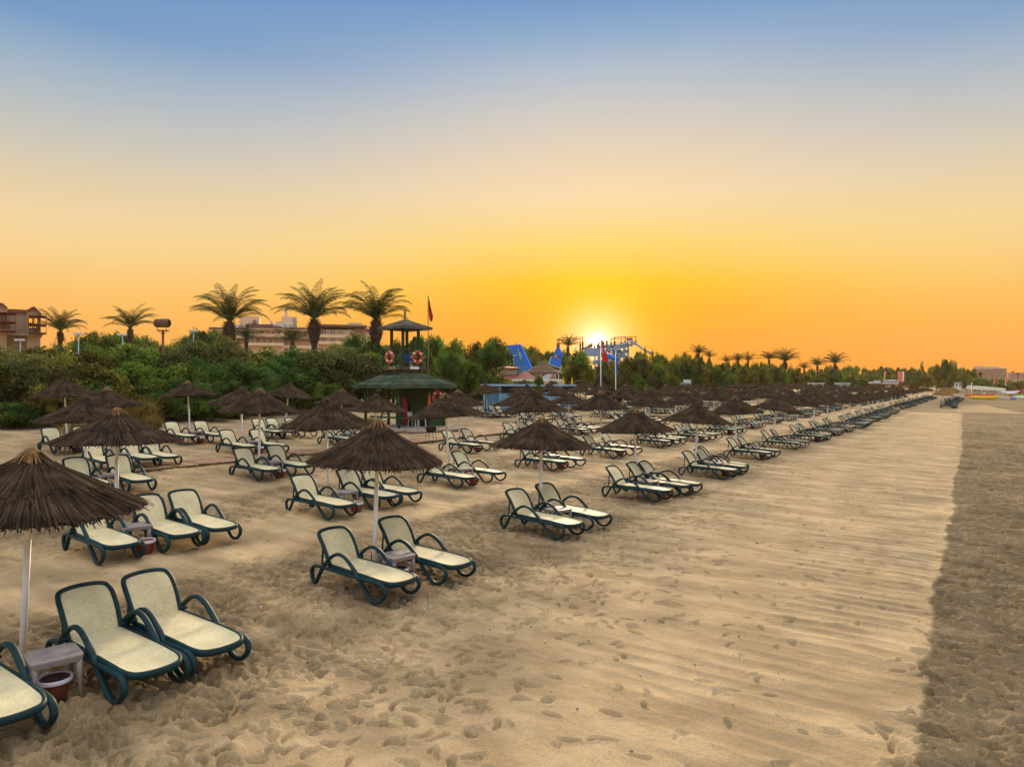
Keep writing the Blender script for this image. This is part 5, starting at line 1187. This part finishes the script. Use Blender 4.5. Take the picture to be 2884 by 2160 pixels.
# ------------------------------------------------------------------ water sports station and boats
Y = 168; face(2505)
T = thing('water_sports_deck', 'timber-framed beach station roof terrace under the WATER SPORTS sign', 'beach station'); m = MB(); bx(m, 2443, 2562, 1080, 1083, Y, 5); m.build('terrace', M_rust, T)
m = MB(); [bx(m, x, x+1.0, 1083, 1104, Y, .25) for x in range(2446, 2562, 9)]; [m.beam(at(x, 1089, Y), at(x+4, 1083, Y), .12) for x in range(2446, 2558, 9)]; m.build('post', M_rust, T)
m = MB(); bx(m, 2446, 2480, 1075, 1080, Y, 3); bx(m, 2460, 2478, 1072, 1075.5, Y, 3, .3); bx(m, 2480, 2490, 1078, 1080, Y, 3); m.build('white_box', M_curtain, T)
p = at(2508.5, 1075.5, Y-.4); t = thing('arched_sign', 'white arched sign reading WATER SPORTS in dark red capitals', 'sign', p); t.rotation_euler = (0,0,-FRA[0]); w2 = 17.5*Y/F; face(0)
m = MB(); h2 = 5.2*Y/F; arc = [(-w2,-h2),(w2,-h2)]+[(w2*math.cos(a)*1.0, h2*.35+h2*.75*math.sin(a)) for a in [math.pi*k/12 for k in range(13)]]; m.prism([(x,0,z) for x, z in arc], (0,.08,0)); m.build('board', M_white, t)
M_maroon = pm('maroon_paint', (.16,.008,.02), None, 3, .5); o = ob('lettering', text_mesh('WATER SPORTS', .50, M_maroon, .01, True), t); o.location = (0,-.03,-.05); o.rotation_euler = (R(90),0,0); o.scale = (.93, 1.2, 1)
M_salmon = pm('salmon_banner', (.78,.16,.10), (.70,.24,.17), 3, .7); M_obanner = pm('orange_banner', (.85,.30,.08), None, 3, .7)
def banner(x0, x1, y0, y1, Y, mat, label, skew=0):
    t = thing('feather_banner', label, 'banner', (0,0,0), 0, 'feather banners'); m = MB(); m.prism([at(x0+skew, y0, Y), at(x1+skew, y0+.5, Y), at(x1, y1-3, Y), at(x0, y1, Y)], (0,.04,0)); m.build('cloth', mat, t)
    m = MB(); m.tube([at(x0+skew-.2, y0-.6, Y), at(x0-.2, y1+6, Y)], .04, 6, up=(0,1,0)); m.build('pole', M_polew, t)
banner(2488, 2492.5, 1046.5, 1072, 166, M_obanner, 'narrow orange banner west of the arched white sign', 4)
banner(2529.5, 2542, 1046.5, 1077, 166, M_salmon, 'wide salmon pink banner beside the arched white sign')
banner(2541, 2546, 1046, 1076, 167.5, M_white, 'white banner behind the wide salmon one', .5)
banner(2799, 2805, 1062, 1080, 190, M_orange, 'orange-red banner above the cream awning', .5)
banner(2831, 2837, 1063, 1079, 200, M_salmon, 'pink and white banner beside the maroon boats', 1)
Y = 160; T = thing('awning', 'long sagging cream awning on thin posts over the yellow boats', 'awning'); m = MB(); n = 12; V_ = []
for i in range(n+1):
    e = i/n; x = 2719+114*e; yt = 1085+8.5*e**1.3; yb = 1094+7*e**.6; V_ += [at(x+6*(1-e), yt, Y+3), at(x, yb, Y)]
m.add([tuple(v) for v in V_], [(2*i, 2*i+1, 2*i+3, 2*i+2) for i in range(n)]); b_ = len(m.v); m.add([(v.x, v.y, v.z-.05) for v in V_], [(2*i+2, 2*i+3, 2*i+1, 2*i) for i in range(n)]); m.build('canvas', M_cream, T)
for x in (2722, 2760, 2800, 2831): m = MB(); m.beam(at(x, 1096, Y+.5), gp(x, 1080+F*3.25/(Y+.5)), .08); m.build('post', M_wood, T)
def boat(xa, xb, y, Y, r, mat, label, cat='kayak', nm='kayak', rise=.25, lift=0):
    a = at(xa, y, Y); b = at(xb, y, Y); L_ = (b-a).length; c_ = (a+b)/2; z = terr(c_.x, c_.y)+r*.8+lift; t = thing(nm, label, cat, (c_.x, c_.y, z)); pts = []; rad = []
    for i in range(13):
        e = -1+2*i/12; pts.append((e*L_/2, .05*math.sin(i), rise*abs(e)**3)); rad.append(max(.04, r*(1-abs(e)**3.2)))
    m = MB(); m.tube(pts, rad, 10, up=(0,0,1)); m.build('hull', mat, t, True); m = MB(); m.box((0,0,r*.75), (L_*.45, r*.9, .06)); m.build('seat_deck', M_red if mat is M_yel else M_white, t); return t
boat(2722, 2818, 1110, 157, .42, M_yel, 'long yellow and red banana boat below the cream awning', 'banana boat', 'banana_boat')
boat(2716, 2766, 1106, 161, .40, M_orange, 'orange inflatable behind the west end of the banana boat', 'inflatable', 'inflatable_boat', lift=.3)
boat(2764, 2800, 1106, 160, .42, M_red, 'dark red inflatable stacked over the banana boat', 'inflatable', 'inflatable_boat', lift=.35)
boat(2800, 2836, 1108, 162, .22, M_white, 'white hull at the east end of the cream awning', 'boat', 'sailboard_hull')
M_mar2 = pm('maroon_hull', (.22,.015,.03), None, 3, .4); M_lime = pm('lime_hull', (.18,.55,.02), None, 3, .4)
boat(2815, 2870, 1088, 172, .42, M_white, 'white catamaran hull before the maroon boats', 'boat', 'catamaran_hull', .5, .9)
boat(2832, 2900, 1092, 178, .9, M_mar2, 'big maroon boat hull at the frame edge', 'boat', 'motor_boat', .8, .3)
boat(2855, 2905, 1096, 166, .35, M_lime, 'lime green boat beside the maroon boat', 'boat', 'small_boat', .4, .4)
boat(2850, 2910, 1100, 158, .32, M_white, 'white hull in front of the lime green boat', 'boat', 'small_boat', .4, .2)
boat(2845, 2862, 1106, 155, .25, M_blue, 'small blue float on the sand by the white hull', 'float', 'float', .1)
Y = 125; b = gp(2736.5, 1126); b_h = (1126-1078)*b.y/F; flagpole(b, b_h, 'thin white pole with a small dark flag before the banana boat', M_polew, .05)
flag([(.0,.28,0),(.0,.25,-.3),(.0,.2,-.65)], M_mar2, 'small dark red flag on the thin pole by the boats', Vector((b.x, b.y, b.z+b_h-.15)))
g = gp(2880, 1124); t = thing('yellow_trestle', 'yellow A-shaped trestle on the sand at the frame edge', 'trestle', g); m = MB(); m.beam((-.35,0,0), (-.08,0,1.5), .09); m.beam((.30,0,0), (-.08,0,1.5), .09); m.beam((-.2,0,.6), (.12,0,.6), .07); m.build('leg', M_yel, t)
g = gp(2772, 1117); t = thing('notice_board', 'small white notice board on a stake before the banana boat', 'notice board', g); m = MB(); m.box((0,0,.75), (.65,.04,.55)); m.build('board', M_white, t); m = MB(); m.box((0,.03,.3), (.06,.05,.7)); m.build('stake', M_yel, t)

# ------------------------------------------------------------------ small litter: shells, twigs and pebbles on the sand
lit = MB(); r_ = random.Random(8)
for k in range(420):
    a = r_.uniform(-.68, .68); q = math.sqrt(r_.uniform(4.6**2, 26**2)); x = q*math.sin(a); y = q*math.cos(a); z = terr(x, y)+.02; s = r_.uniform(.008, .022)
    lit.add([(x-s,y,z), (x,y-s*.7,z), (x+s,y,z), (x,y+s*.7,z), (x,y,z+s*.7), (x,y,z-s*2)], [(0,1,4),(1,2,4),(2,3,4),(3,0,4),(1,0,5),(2,1,5),(3,2,5),(0,3,5)], r_.random())
M_peb = pm('pebbles', (.55,.5,.45), (.12,.08,.06), 3, .7, tint=.6)
tag(lit.build('pebbles', M_peb), 'tiny shells and pebbles scattered over the sand', kind='stuff')

# ------------------------------------------------------------------ evening haze
hz = MB(); hz.box((0, 0, 26), (1860, 1860, 66)); M_haze = bpy.data.materials.new('haze'); M_haze.use_nodes = True; t_ = M_haze.node_tree; t_.nodes.clear()
ho = t_.nodes.new('ShaderNodeOutputMaterial'); pv = t_.nodes.new('ShaderNodeVolumePrincipled'); t_.links.new(pv.outputs[0], ho.inputs['Volume'])
pv.inputs['Color'].default_value = (.95, .72, .42, 1); pv.inputs['Density'].default_value = .00016; pv.inputs['Anisotropy'].default_value = .3
tag(hz.build('haze', M_haze), 'thin evening haze over the beach', kind='stuff')
